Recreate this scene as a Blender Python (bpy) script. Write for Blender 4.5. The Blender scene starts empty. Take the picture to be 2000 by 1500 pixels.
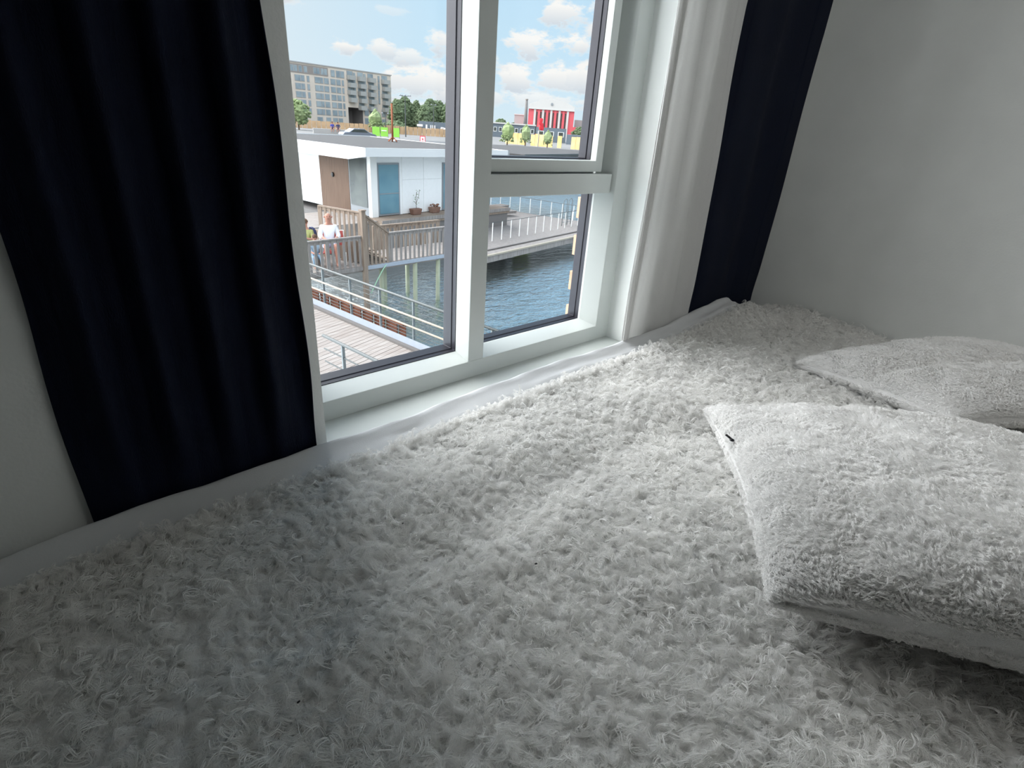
import bpy, math, random
import numpy as np
from mathutils import Vector, Matrix
random.seed(7); RNG = np.random.default_rng(11)
S = bpy.context.scene
COL = S.collection
E = 1.25            # the eye stands 1.25 m above the room floor

# ------------------------------------------------------------------ camera
YAW, PIT, ROL, FPX = 0.77014655, 0.44464659, 0.07091797, 1051.33
_cy, _sy, _cp, _sp = math.cos(YAW), math.sin(YAW), math.cos(PIT), math.sin(PIT)
FW = np.array([_sy*_cp, _cy*_cp, -_sp]); _r = np.array([_cy, -_sy, 0.0]); _u = np.cross(_r, FW)
RT = math.cos(ROL)*_r + math.sin(ROL)*_u; UP = -math.sin(ROL)*_r + math.cos(ROL)*_u
cd = bpy.data.cameras.new('camera'); cam = bpy.data.objects.new('camera', cd); COL.objects.link(cam)
cd.sensor_width = 36; cd.lens = 36*FPX/2000; cd.clip_start = 0.02; cd.clip_end = 2000
cam.matrix_world = Matrix(((RT[0], UP[0], -FW[0], 0), (RT[1], UP[1], -FW[1], 0), (RT[2], UP[2], -FW[2], E), (0, 0, 0, 1)))
S.camera = cam
S.view_settings.view_transform = 'Standard'; S.view_settings.look = 'None'
S.cycles.diffuse_bounces = 8; S.cycles.max_bounces = 12; S.cycles.transparent_max_bounces = 16
S.view_settings.exposure = 0.0; S.view_settings.gamma = 1.0; S.view_settings.use_curve_mapping = False

# ------------------------------------------------------------------ sky, sun lamps, added fill, daylight
def math_node(nt, op, a, b=None, c=None, clamp=False):
    n = nt.nodes.new('ShaderNodeMath'); n.operation = op; n.use_clamp = clamp
    for i, v in enumerate((a, b, c)):
        if v is None: continue
        if isinstance(v, (int, float)): n.inputs[i].default_value = v
        else: nt.links.new(v, n.inputs[i])
    return n.outputs[0]
def build_sky():
    w = bpy.data.worlds.new('sky'); S.world = w; w.use_nodes = True
    nt = w.node_tree; nt.nodes.clear(); M = lambda *a, **k: math_node(nt, *a, **k)
    tc = nt.nodes.new('ShaderNodeTexCoord')
    sp = nt.nodes.new('ShaderNodeSeparateXYZ'); nt.links.new(tc.outputs['Generated'], sp.inputs[0])
    x, y, z = sp.outputs
    az = M('MULTIPLY', M('ARCTAN2', x, y), 57.2958)
    el = M('MULTIPLY', M('ARCSINE', z), 57.2958)
    nz = nt.nodes.new('ShaderNodeTexNoise'); nz.inputs['Scale'].default_value = 22; nz.inputs['Detail'].default_value = 6; nz.inputs['Roughness'].default_value = .62
    mp = nt.nodes.new('ShaderNodeMapping'); mp.inputs['Scale'].default_value = (1, 1, 2.2)
    nt.links.new(tc.outputs['Generated'], mp.inputs[0]); nt.links.new(mp.outputs[0], nz.inputs['Vector'])
    n = M('SUBTRACT', nz.outputs['Fac'], .5)
    # clouds: (azimuth, elevation, half width, half height, strength)
    clouds = [(46.2, 9.3, 2.3, 1.25, 1), (47.6, 12.4, 1.3, 1.2, .5), (43.6, 6.7, 2.1, 1.15, 1), (48.0, 6.9, 1.9, .9, 1), (42.6, 4.0, 2.2, 1.2, 1),
              (46.3, 4.2, 2.6, 1.4, 1), (49.5, 4.4, 2.4, 1.5, 1), (44.5, 2.4, 5.5, 1.0, .75), (27.3, 5.3, 1.3, .65, 1), (30.6, 5.5, 1.5, .8, .9),
              (32.3, 5.1, 2.0, .8, .8), (35.6, 6.4, 2.0, 1.1, .9), (30.9, 8.4, 1.5, .35, .35), (33.5, 3.2, 3.6, 1.6, 1), (36.5, 2.6, 3.0, 1.6, 1),
              (32.5, .6, 4.5, 1.2, .9), (39, 5, 2, 1.4, .8), (54, 8, 5, 2, 1), (18, 9, 5, 2, 1), (60, 4, 6, 2, 1), (12, 5, 6, 2, 1), (70, 14, 7, 3, 1), (0, 16, 9, 3, 1), (35, 24, 9, 2.5, .8)]
    tot, low = None, None
    for a, e, wa, we, s in clouds:
        dx = M('DIVIDE', M('SUBTRACT', az, a), wa); dy = M('DIVIDE', M('SUBTRACT', el, e), we)
        d = M('SQRT', M('ADD', M('MULTIPLY', dx, dx), M('MULTIPLY', dy, dy)))
        v = M('ADD', M('SUBTRACT', 1.05, d), M('MULTIPLY', n, 3.4))
        m = M('MULTIPLY', M('MULTIPLY', v, 2.4, clamp=True), s)
        tot = m if tot is None else M('MAXIMUM', tot, m)
        g = M('MULTIPLY', m, M('SUBTRACT', .35, M('MULTIPLY', dy, .9), clamp=True))
        low = g if low is None else M('MAXIMUM', low, g)
    def ramp(f, stops):
        r = nt.nodes.new('ShaderNodeValToRGB'); el_ = r.color_ramp.elements
        while len(el_) < len(stops): el_.new(.5)
        for q, (p, c) in zip(el_, stops): q.position = p; q.color = (*c, 1)
        nt.links.new(f, r.inputs[0]); return r.outputs[0]
    base = ramp(M('DIVIDE', el, 60, clamp=True), [(0, (.70, .85, .93)), (.1, (.58, .80, .95)), (.25, (.50, .75, .95)), (1, (.30, .55, .90))])
    def mix(f, a, b):
        m = nt.nodes.new('ShaderNodeMix'); m.data_type = 'RGBA'
        if isinstance(f, (int, float)): m.inputs[0].default_value = f
        else: nt.links.new(f, m.inputs[0])
        for i, v in ((6, a), (7, b)):
            if isinstance(v, tuple): m.inputs[i].default_value = (*v, 1)
            else: nt.links.new(v, m.inputs[i])
        return m.outputs[2]
    haze = M('MULTIPLY', M('DIVIDE', M('SUBTRACT', 36, az), 13), .75, clamp=True)     # thin high cloud towards the left
    base = mix(haze, base, (.74, .86, .93))
    cl = mix(low, (.97, .96, .93), (.66, .72, .78))
    sky = mix(M('MULTIPLY', tot, .95), base, cl)
    grd = mix(M('MULTIPLY', M('ADD', el, 1.0), 1.0, clamp=True), (.32, .35, .36), sky)
    bg = nt.nodes.new('ShaderNodeBackground'); bg.inputs[1].default_value = 1.0
    nt.links.new(grd, bg.inputs[0]); out = nt.nodes.new('ShaderNodeOutputWorld'); nt.links.new(bg.outputs[0], out.inputs[0])
    try: w.cycles.sampling_method = 'MANUAL'; w.cycles.sample_map_resolution = 512
    except Exception: pass
build_sky()
def lamp(name, kind, loc, direction, **kw):
    l = bpy.data.lights.new(name, kind); o = bpy.data.objects.new(name, l); COL.objects.link(o); o.location = loc
    o.rotation_euler = Vector(direction).to_track_quat('-Z', 'Y').to_euler()
    for k, v in kw.items(): setattr(l, k, v)
    return o
SUN_AZ, SUN_EL = math.radians(-37), math.radians(33)      # broad sun lamp added before the window to brighten the room
lamp('window_fill_sun', 'SUN', (0, 30, 30), (-math.sin(SUN_AZ)*math.cos(SUN_EL), -math.cos(SUN_AZ)*math.cos(SUN_EL), -math.sin(SUN_EL)),
     energy=11.5, angle=math.radians(95), color=(.97, .985, 1.0))
lamp('facade_fill_sun', 'SUN', (0, -30, 40), (.35, .85, -.75), energy=1.9, angle=math.radians(60), color=(.97, .98, 1.0))  # second sun lamp added to lift the facades that face the camera
lamp('room_fill_light', 'AREA', (1.5, -1.2, 2.42), (.75, .5, -.8), shape='DISK', size=.9, energy=11.5, spread=math.radians(158), color=(1, .985, .96))  # unseen fill light, added to brighten the side wall and bed
port = lamp('window_portal', 'AREA', (1.01, 1.36, E+.15), (0, -1, 0), shape='RECTANGLE', size=1.25, size_y=1.8)
try: port.data.cycles.is_portal = True
except Exception: pass

# ------------------------------------------------------------------ survey helpers
def ray(px, py): return RT*(px-1000)/FPX - UP*(py-750)/FPX + FW
def G(px, py, z):
    """the point at height z (relative to the eye) seen at that place of the photograph"""
    d = ray(px, py); p = d*z/d[2]; return np.array([p[0], p[1], z+E])
def D(px, py, dist):
    """the point at that horizontal distance"""
    d = ray(px, py); return d*dist/math.hypot(d[0], d[1]) + np.array([0, 0, E])

# ------------------------------------------------------------------ materials
def mat(name, color, rough=.6, metal=0., var=0., vscale=8., bump=0., bscale=40., spec=.4, stretch=None, color2=None, translucent=0., sheen=0.):
    m = bpy.data.materials.new(name); m.use_nodes = True; nt = m.node_tree; b = nt.nodes['Principled BSDF']
    b.inputs['Roughness'].default_value = rough; b.inputs['Metallic'].default_value = metal
    b.inputs['Specular IOR Level'].default_value = spec
    if sheen: b.inputs['Sheen Weight'].default_value = sheen
    tc = nt.nodes.new('ShaderNodeTexCoord'); mp = nt.nodes.new('ShaderNodeMapping'); nt.links.new(tc.outputs['Object'], mp.inputs[0])
    if stretch: mp.inputs['Scale'].default_value = stretch
    nz = nt.nodes.new('ShaderNodeTexNoise'); nz.inputs['Scale'].default_value = vscale; nz.inputs['Detail'].default_value = 5
    nt.links.new(mp.outputs[0], nz.inputs['Vector'])
    mx = nt.nodes.new('ShaderNodeMix'); mx.data_type = 'RGBA'
    c2 = color2 or tuple(min(1, c*(1+var)) for c in color); c1 = color if color2 else tuple(c*(1-var) for c in color)
    mx.inputs[6].default_value = (*c1, 1); mx.inputs[7].default_value = (*c2, 1)
    rp = nt.nodes.new('ShaderNodeMapRange'); rp.inputs[1].default_value = .3; rp.inputs[2].default_value = .7
    nt.links.new(nz.outputs['Fac'], rp.inputs[0]); nt.links.new(rp.outputs[0], mx.inputs[0]); nt.links.new(mx.outputs[2], b.inputs['Base Color'])
    if bump:
        nb = nt.nodes.new('ShaderNodeTexNoise'); nb.inputs['Scale'].default_value = bscale; nb.inputs['Detail'].default_value = 4
        nt.links.new(mp.outputs[0], nb.inputs['Vector'])
        bp = nt.nodes.new('ShaderNodeBump'); bp.inputs['Strength'].default_value = bump; bp.inputs['Distance'].default_value = .01
        nt.links.new(nb.outputs['Fac'], bp.inputs['Height']); nt.links.new(bp.outputs[0], b.inputs['Normal'])
    if translucent:
        t = nt.nodes.new('ShaderNodeBsdfTranslucent'); nt.links.new(mx.outputs[2], t.inputs[0])
        ms = nt.nodes.new('ShaderNodeMixShader'); ms.inputs[0].default_value = translucent
        nt.links.new(b.outputs[0], ms.inputs[1]); nt.links.new(t.outputs[0], ms.inputs[2]); nt.links.new(ms.outputs[0], nt.nodes['Material Output'].inputs[0])
    return m
def glass_mat(name, tint=(1, 1, 1), refl=.012):
    m = bpy.data.materials.new(name); m.use_nodes = True; nt = m.node_tree; nt.nodes.clear()
    t = nt.nodes.new('ShaderNodeBsdfTransparent'); t.inputs[0].default_value = (*tint, 1)
    g = nt.nodes.new('ShaderNodeBsdfGlossy'); g.inputs['Roughness'].default_value = .02
    ms = nt.nodes.new('ShaderNodeMixShader'); ms.inputs[0].default_value = refl
    o = nt.nodes.new('ShaderNodeOutputMaterial')
    nt.links.new(t.outputs[0], ms.inputs[1]); nt.links.new(g.outputs[0], ms.inputs[2]); nt.links.new(ms.outputs[0], o.inputs[0]); return m
def water_mat():
    m = bpy.data.materials.new('harbour_water'); m.use_nodes = True; nt = m.node_tree; nt.nodes.clear()
    tc = nt.nodes.new('ShaderNodeTexCoord'); mp = nt.nodes.new('ShaderNodeMapping'); mp.inputs['Scale'].default_value = (1, 1.9, 1); mp.inputs['Rotation'].default_value = (0, 0, .5)
    nt.links.new(tc.outputs['Object'], mp.inputs[0]); prev = None
    for sc, st, ds in ((1.5, .34, .22), (5.5, .4, .05)):
        n = nt.nodes.new('ShaderNodeTexNoise'); n.inputs['Scale'].default_value = sc; n.inputs['Detail'].default_value = 4; n.inputs['Distortion'].default_value = .8
        nt.links.new(mp.outputs[0], n.inputs['Vector'])
        bp = nt.nodes.new('ShaderNodeBump'); bp.inputs['Strength'].default_value = st; bp.inputs['Distance'].default_value = ds
        nt.links.new(n.outputs['Fac'], bp.inputs['Height'])
        if prev: nt.links.new(prev, bp.inputs['Normal'])
        prev = bp.outputs[0]
    d = nt.nodes.new('ShaderNodeBsdfDiffuse'); d.inputs[0].default_value = (.022, .045, .032, 1); g = nt.nodes.new('ShaderNodeBsdfGlossy'); g.inputs[0].default_value = (.86, .94, .98, 1); g.inputs['Roughness'].default_value = .08
    f = nt.nodes.new('ShaderNodeFresnel'); f.inputs[0].default_value = 1.36
    for x in (d, g, f): nt.links.new(prev, x.inputs['Normal'])
    k = math_node(nt, 'ADD', math_node(nt, 'MULTIPLY', f.outputs[0], 3.8), .25, clamp=True)
    ms = nt.nodes.new('ShaderNodeMixShader'); o = nt.nodes.new('ShaderNodeOutputMaterial')
    nt.links.new(k, ms.inputs[0]); nt.links.new(d.outputs[0], ms.inputs[1]); nt.links.new(g.outputs[0], ms.inputs[2]); nt.links.new(ms.outputs[0], o.inputs[0]); return m

M = {
 'white_paint': mat('white_window_paint', (.55, .58, .56), .35, var=.02, spec=.5),
 'alu': mat('grey_aluminium', (.020, .019, .027), .4, .2, var=.05),
 'gasket': mat('black_gasket', (.015, .015, .02), .5),
 'wall': mat('wall_paint', (.84, .86, .84), .8, var=.02, bump=.08, bscale=160, spec=.2),
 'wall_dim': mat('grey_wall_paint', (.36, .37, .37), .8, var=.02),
 'ceiling': mat('ceiling_paint', (.78, .79, .78), .85), 'floor': mat('floor_boards', (.30, .22, .15), .5, var=.2, stretch=(1, 12, 1)),
 'reveal': mat('reveal_paint', (.80, .82, .80), .6),
 'navy': mat('navy_curtain', (.0025, .0055, .017), .75, var=.12, vscale=60, bump=.35, bscale=600, spec=.15, stretch=(1, 1, .25)),
 'sheer': mat('sheer_curtain', (.80, .80, .79), .8, var=.02, vscale=300, bump=.15, bscale=900, spec=.1, translucent=.35),
 'sheet': mat('cotton_sheet', (.66, .67, .68), .8, var=.02, bump=.12, bscale=500, spec=.15, sheen=.1),
 'wool': mat('wool_base', (.78, .775, .76), .95, var=.05, vscale=70, spec=.05, bump=.5, bscale=350),
 'fibre': mat('wool_fibre', (.93, .925, .91), .7, var=.04, vscale=9, spec=.25, translucent=.25),
 'plush': mat('plush_base', (.88, .875, .865), .95, var=.04, vscale=40, spec=.05, bump=.5, bscale=500),
 'plush_fibre': mat('plush_fibre', (.93, .925, .915), .7, var=.03, vscale=12, spec=.2, translucent=.25),
 'black': mat('black_plastic', (.01, .01, .012), .4), 'bed_wood': mat('bed_base', (.55, .55, .54), .5),
 'glass': glass_mat('window_glass'), 'water': water_mat(),
 'deck': mat('bleached_deck_boards', (.23, .195, .175), .85, color2=(.31, .285, .265), vscale=1.6, stretch=(1, 6, 1)),
 'old_wood': mat('grey_weathered_wood', (.19, .17, .16), .85, color2=(.29, .27, .255), vscale=3, stretch=(4, 4, .6)),
 'brown_wood': mat('brown_weathered_wood', (.20, .15, .115), .85, color2=(.30, .24, .19), vscale=3, stretch=(4, 4, .6)),
 'pile_wood': mat('pale_wet_wood', (.40, .42, .32), .8, color2=(.30, .34, .24), vscale=3),
 'steel': mat('painted_steel', (.20, .23, .24), .45, .2, var=.06), 'tube': mat('galvanised_tube', (.075, .085, .085), .4, .3, var=.05),
 'cream': mat('oiled_wood_handrail', (.34, .30, .24), .6, var=.08), 'kerb': mat('kerb_plate', (.34, .38, .44), .5, .1, var=.04),
 'kerb_beam': mat('kerb_beam', (.13, .12, .115), .7, var=.06), 'rust': mat('rusty_steel', (.13, .04, .022), .9, color2=(.22, .075, .035), vscale=2),
 'stone': mat('quay_stones', (.40, .38, .28), .9, color2=(.25, .25, .16), vscale=5),
 'render': mat('white_cladding', (.80, .81, .81), .6, var=.02), 'fascia': mat('white_fascia', (.66, .67, .67), .5, var=.01),
 'roof': mat('grey_roof_felt', (.075, .073, .073), .9, var=.08, vscale=.8), 'door_wood': mat('brown_timber_panel', (.085, .045, .026), .7, color2=(.15, .09, .058), vscale=4, stretch=(8, 8, .4)),
 'dark_glass': mat('dark_window_glass', (.025, .032, .03), .12, color2=(.07, .08, .07), vscale=2, spec=.6), 'teal_glass': mat('blue_blind_glass', (.10, .22, .29), .2, color2=(.16, .30, .36), vscale=1.2, spec=.5),
 'frame_grey': mat('grey_frame', (.25, .27, .29), .5), 'white_metal': mat('white_metal', (.80, .80, .78), .5),
 'terracotta': mat('brown_planter', (.20, .11, .08), .8, var=.15), 'green': mat('leaves', (.10, .20, .05), .8, color2=(.16, .27, .08), vscale=3),
 'tree': mat('tree_leaves', (.085, .125, .06), .9, color2=(.14, .185, .10), vscale=.5), 'tree_light': mat('light_tree_leaves', (.20, .27, .11), .9, color2=(.28, .34, .18), vscale=.5),
 'bark': mat('bark', (.12, .09, .06), .9), 'brick': mat('peach_bricks', (.42, .26, .17), .85, color2=(.50, .33, .23), vscale=6), 'brick_red': mat('red_bricks', (.36, .13, .10), .9, var=.1, vscale=6),
 'ground': mat('pale_quay_concrete', (.17, .17, .17), .9, color2=(.21, .205, .20), vscale=.08), 'asphalt': mat('asphalt', (.11, .115, .12), .9, var=.05, vscale=.2),
 'apart': mat('sandy_brick', (.62, .54, .46), .85, color2=(.70, .62, .53), vscale=.3), 'apart_dark': mat('brown_storey', (.30, .265, .24), .8), 'apart_win': mat('facade_glass', (.20, .25, .28), .25, color2=(.38, .44, .46), vscale=.4, spec=.5),
 'concrete': mat('concrete', (.40, .39, .38), .9, var=.05), 'gate_shade': mat('shade_and_chimney_grey', (.17, .16, .155), .9, var=.06), 'balcony': mat('balcony_metal', (.40, .40, .38), .6),  # gate_shade: gateway's shade put into the grey; the chimney is simply dark
 'red_wall': mat('red_facade', (.62, .10, .12), .7, var=.05, vscale=.3), 'pale_stone': mat('pale_stone', (.55, .54, .52), .8), 'fence': mat('orange_fence_boards', (.42, .28, .16), .85, color2=(.52, .36, .22), vscale=.8),
 'yellow_fence': mat('yellow_board_fence', (.72, .46, .16), .85, color2=(.80, .60, .30), vscale=.6),
 'container': mat('blue_grey_container', (.13, .16, .19), .7, var=.08), 'lime': mat('lime_banner', (.30, .66, .09), .7), 'sign_red': mat('sign_red', (.60, .04, .07), .6), 'sign_white': mat('sign_white', (.85, .82, .82), .6),
 'orange_pole': mat('rusty_pole', (.28, .09, .04), .7), 'car': mat('silver_car', (.20, .22, .26), .3, .4), 'tyre': mat('tyre', (.02, .02, .02), .8), 'flag_red': mat('red_flag', (.80, .03, .05), .7),
 'skin': mat('skin', (.45, .22, .16), .6), 'shirt_white': mat('white_shirt', (.78, .80, .84), .8), 'shorts': mat('pale_shorts', (.55, .58, .75), .8), 'shirt_green': mat('olive_shirt', (.30, .32, .12), .8),
 'denim': mat('blue_denim', (.20, .30, .40), .8), 'light_blue': mat('light_blue_shirt', (.35, .48, .60), .8), 'navy_cloth': mat('navy_cloth', (.04, .05, .12), .8), 'royal': mat('royal_blue_cloth', (.05, .07, .35), .8),
 'hair': mat('brown_hair', (.10, .055, .03), .8), 'red_cloth': mat('red_canvas', (.48, .10, .09), .8), 'rope_green': mat('green_hose', (.35, .60, .42), .6), 'moss': mat('algae', (.25, .30, .10), .9),
}

# ------------------------------------------------------------------ mesh helpers
class MB:
    def __init__(s): s.v = []; s.f = []
    def add(s, vs, fs):
        k = len(s.v); s.v += [tuple(map(float, p)) for p in vs]; s.f += [tuple(i+k for i in f) for f in fs]; return s
    def box(s, a, b):
        x0, y0, z0 = a; x1, y1, z1 = b
        return s.add([(x0, y0, z0), (x1, y0, z0), (x1, y1, z0), (x0, y1, z0), (x0, y0, z1), (x1, y0, z1), (x1, y1, z1), (x0, y1, z1)],
                     [(3, 2, 1, 0), (4, 5, 6, 7), (0, 1, 5, 4), (1, 2, 6, 5), (2, 3, 7, 6), (3, 0, 4, 7)])
    def bar(s, p, q, w, h, up=(0, 0, 1)):
        p, q, up = np.array(p, float), np.array(q, float), np.array(up, float); d = q-p; d /= np.linalg.norm(d)
        if abs(d@up) > .99: up = np.array([0., 1, 0])
        a = np.cross(d, up); a /= np.linalg.norm(a); b = np.cross(a, d); a *= w/2; b *= h/2
        return s.add([p-a-b, p+a-b, p+a+b, p-a+b, q-a-b, q+a-b, q+a+b, q-a+b],
                     [(0, 1, 2, 3), (7, 6, 5, 4), (4, 5, 1, 0), (5, 6, 2, 1), (6, 7, 3, 2), (7, 4, 0, 3)])
    def tube(s, pts, r, n=8, r2=None):
        pts = [np.array(p, float) for p in pts]; vs = []; fs = []; m = len(pts)
        for i, p in enumerate(pts):
            d = pts[min(i+1, m-1)]-pts[max(i-1, 0)]; d /= np.linalg.norm(d)
            u = np.array([0, 0, 1.]) if abs(d[2]) < .9 else np.array([1., 0, 0]); a = np.cross(d, u); a /= np.linalg.norm(a); b = np.cross(d, a)
            rr = r if r2 is None else r+(r2-r)*i/(m-1)
            vs += [p+rr*(math.cos(2*math.pi*k/n)*a+math.sin(2*math.pi*k/n)*b) for k in range(n)]
        for i in range(m-1):
            for k in range(n): fs.append((i*n+k, i*n+(k+1) % n, (i+1)*n+(k+1) % n, (i+1)*n+k))
        fs += [tuple(range(n))[::-1], tuple((m-1)*n+k for k in range(n))]
        return s.add(vs, fs)
    def prism(s, poly, z0, z1):
        n = len(poly); vs = [(p[0], p[1], z0) for p in poly]+[(p[0], p[1], z1) for p in poly]
        return s.add(vs, [tuple(range(n))[::-1], tuple(range(n, 2*n))]+[(i, (i+1) % n, n+(i+1) % n, n+i) for i in range(n)])
    def ball(s, c, r, n=8, m=6, sc=(1, 1, 1), jit=0.):
        vs = [(c[0], c[1], c[2]-r*sc[2])]; fs = []
        for j in range(1, m):
            t = math.pi*j/m-math.pi/2
            for k in range(n):
                a = 2*math.pi*k/n; q = r*(1+random.uniform(-jit, jit))
                vs.append((c[0]+q*sc[0]*math.cos(t)*math.cos(a), c[1]+q*sc[1]*math.cos(t)*math.sin(a), c[2]+q*sc[2]*math.sin(t)))
        vs.append((c[0], c[1], c[2]+r*sc[2])); L = len(vs)-1
        for k in range(n):
            fs.append((0, 1+(k+1) % n, 1+k)); fs.append((L, L-n+k, L-n+(k+1) % n))
            for j in range(m-2): fs.append((1+j*n+k, 1+j*n+(k+1) % n, 1+(j+1)*n+(k+1) % n, 1+(j+1)*n+k))
        return s.add(vs, fs)
    def build(s, name, m, parent=None, bevel=0., smooth=False, **kw):
        me = bpy.data.meshes.new(name); me.from_pydata(s.v, [], s.f); me.update()
        o = bpy.data.objects.new(name, me); COL.objects.link(o); me.materials.append(m if not isinstance(m, str) else M[m])
        if parent is not None:
            o.parent = parent; o.matrix_parent_inverse = Matrix.Translation(parent.location).inverted()
        if smooth: me.polygons.foreach_set('use_smooth', [True]*len(me.polygons))
        if bevel:
            b = o.modifiers.new('edge', 'BEVEL'); b.width = bevel; b.segments = 2; b.limit_method = 'ANGLE'
        for k, v in kw.items(): o[k] = v
        return o
def thing(name, loc, label, category, group=None, kind=None):
    o = bpy.data.objects.new(name, None); COL.objects.link(o); o.location = tuple(map(float, loc)); o.empty_display_size = .1
    if kind: o['kind'] = kind
    if label: o['label'] = label
    if category: o['category'] = category
    if group: o['group'] = group
    return o
def tag(o, label=None, category=None, group=None, kind=None):
    for k, v in (('label', label), ('category', category), ('group', group), ('kind', kind)):
        if v: o[k] = v
    return o
def grid_mesh(name, P, m, parent=None, smooth=True):
    """P: array (rows, cols, 3)"""
    r, c = P.shape[:2]; me = bpy.data.meshes.new(name)
    i = np.arange(r*c).reshape(r, c); q = np.stack([i[:-1, :-1], i[:-1, 1:], i[1:, 1:], i[1:, :-1]], -1).reshape(-1, 4)
    me.vertices.add(r*c); me.vertices.foreach_set('co', P.reshape(-1).astype(np.float32))
    me.loops.add(q.size); me.loops.foreach_set('vertex_index', q.reshape(-1).astype(np.int32))
    me.polygons.add(len(q)); me.polygons.foreach_set('loop_start', np.arange(0, q.size, 4, dtype=np.int32))
    me.update(calc_edges=True); me.polygons.foreach_set('use_smooth', [smooth]*len(q)); me.validate()
    o = bpy.data.objects.new(name, me); COL.objects.link(o); me.materials.append(M[m])
    if parent is not None: o.parent = parent; o.matrix_parent_inverse = Matrix.Translation(parent.location).inverted()
    return o
def strands(name, pts, rad, m, parent):
    """pts (n, k, 3) and rad (k,) or (n, k): one hair-curve object"""
    n, k = pts.shape[:2]; c = bpy.data.hair_curves.new(name); c.add_curves([k]*n)
    c.position_data.foreach_set('vector', pts.reshape(-1).astype(np.float32))
    rad = np.broadcast_to(rad, (n, k)).reshape(-1).astype(np.float32)
    a = c.attributes.get('radius') or c.attributes.new('radius', 'FLOAT', 'POINT'); a.data.foreach_set('value', rad)
    c.materials.append(M[m]); o = bpy.data.objects.new(name, c); COL.objects.link(o)
    o.parent = parent; o.matrix_parent_inverse = Matrix.Translation(parent.location).inverted(); o['kind'] = 'stuff'
    return o

# ================================================================== THE ROOM
XW, YW, YO = 2.485, 1.03, 1.32          # side wall, inner and outer face of the window wall
OX0, OX1, OZ0, OZ1 = .425, 1.596, E-.692, E+1.02
b = MB()
b.box((-1.6, YW, 0), (OX0, YO, 2.55)).box((OX1, YW, 0), (XW+.2, YO, 2.55)).box((OX0, YW, 0), (OX1, YO, OZ0-.03)).box((OX0, YW, OZ1), (OX1, YO, 2.55))
b.build('wall_front', 'wall', kind='structure')
MB().box((XW, -2.9, 0), (XW+.15, YW, 2.55)).build('wall_right', 'wall', kind='structure')
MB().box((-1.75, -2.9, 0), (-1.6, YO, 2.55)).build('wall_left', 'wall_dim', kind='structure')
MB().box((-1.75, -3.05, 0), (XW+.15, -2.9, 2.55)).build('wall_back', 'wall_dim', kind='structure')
MB().box((-1.75, -3.05, -.1), (XW+.15, YO, 0)).build('floor', 'floor', kind='structure')
MB().box((-1.75, -3.05, 2.55), (XW+.15, YO, 2.7)).build('ceiling', 'ceiling', kind='structure')

win = thing('window_1', (1.0, 1.15, OZ0), None, None, kind='structure')
# outer fixed frame: profile runs from front face (y 1.15) back to the metal (y 1.214) and the glass (y 1.26)
Z = lambda v: E+v
def ring(name, x0, x1, z0, z1, prof, m, parent=win):
    """a mitred frame round the rectangle; prof = list of (inset, y)"""
    P = []
    for e in prof:
        ins, iz, y = e if len(e) == 3 else (e[0], e[0], e[1])
        P.append([(x0+ins, y, z0+iz), (x1-ins, y, z0+iz), (x1-ins, y, z1-iz), (x0+ins, y, z1-iz)])
    b = MB(); n = len(P); b.add([p for r in P for p in r], [(i*4+k, i*4+(k+1) % 4, ((i+1) % n)*4+(k+1) % 4, ((i+1) % n)*4+k) for i in range(n) for k in range(4)])
    return b.build(name, m, parent, bevel=.0015)
frame = ring('window_frame', OX0-.05, OX1, OZ0, OZ1, [(0, 0, 1.15), (.073, .053, 1.15), (.097, .067, 1.214), (.097, .067, 1.222), (0, 0, 1.222)], 'white_paint')
MB().box((.927, 1.1485, OZ0+.0535), (.984, 1.2145, OZ1-.05)).build('mullion', 'white_paint', win, bevel=.002)
MB().box((.984, 1.163, Z(-.1765)), (1.515, 1.222, Z(-.1177))).build('transom', 'white_paint', win, bevel=.002)
def metal(name, x0, x1, z0, z1, y0, w, parent, y1=1.27):
    """stepped aluminium bead with a black gasket line round a pane (x0..z1 = the inner edge of the white timber)"""
    a = ring(name, x0-.02, x1+.02, z0-.02, z1+.02, [(0, y0), (.021, y0), (.0215, y0+.016), (.024, y0+.017), (.0245, y0+w), (.0245, y1), (0, y1)], 'alu', parent)
    ring('gasket', x0-.02, x1+.02, z0-.02, z1+.02, [(.0, y0-.0015), (.0215, y0-.0015), (.0215, y0+.002), (.0, y0+.002)], 'gasket', a)
    return a
def pane(x0, x1, z0, z1, y, parent): MB().box((x0, y, z0), (x1, y+.004, z1)).build('glass_pane', 'glass', parent)
LX0, LX1 = OX0+.047, .927
metal('metal_bead', LX0, LX1, OZ0+.067, OZ1-.095, 1.214, .045, win); pane(LX0-.01, LX1+.01, OZ0+.055, OZ1-.08, 1.262, win)
RX0, RX1 = .984, 1.501
metal('metal_bead', RX0, RX1, OZ0+.067, Z(-.1765), 1.222, .045, win); pane(RX0-.01, RX1+.01, OZ0+.055, Z(-.17), 1.266, win)
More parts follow.
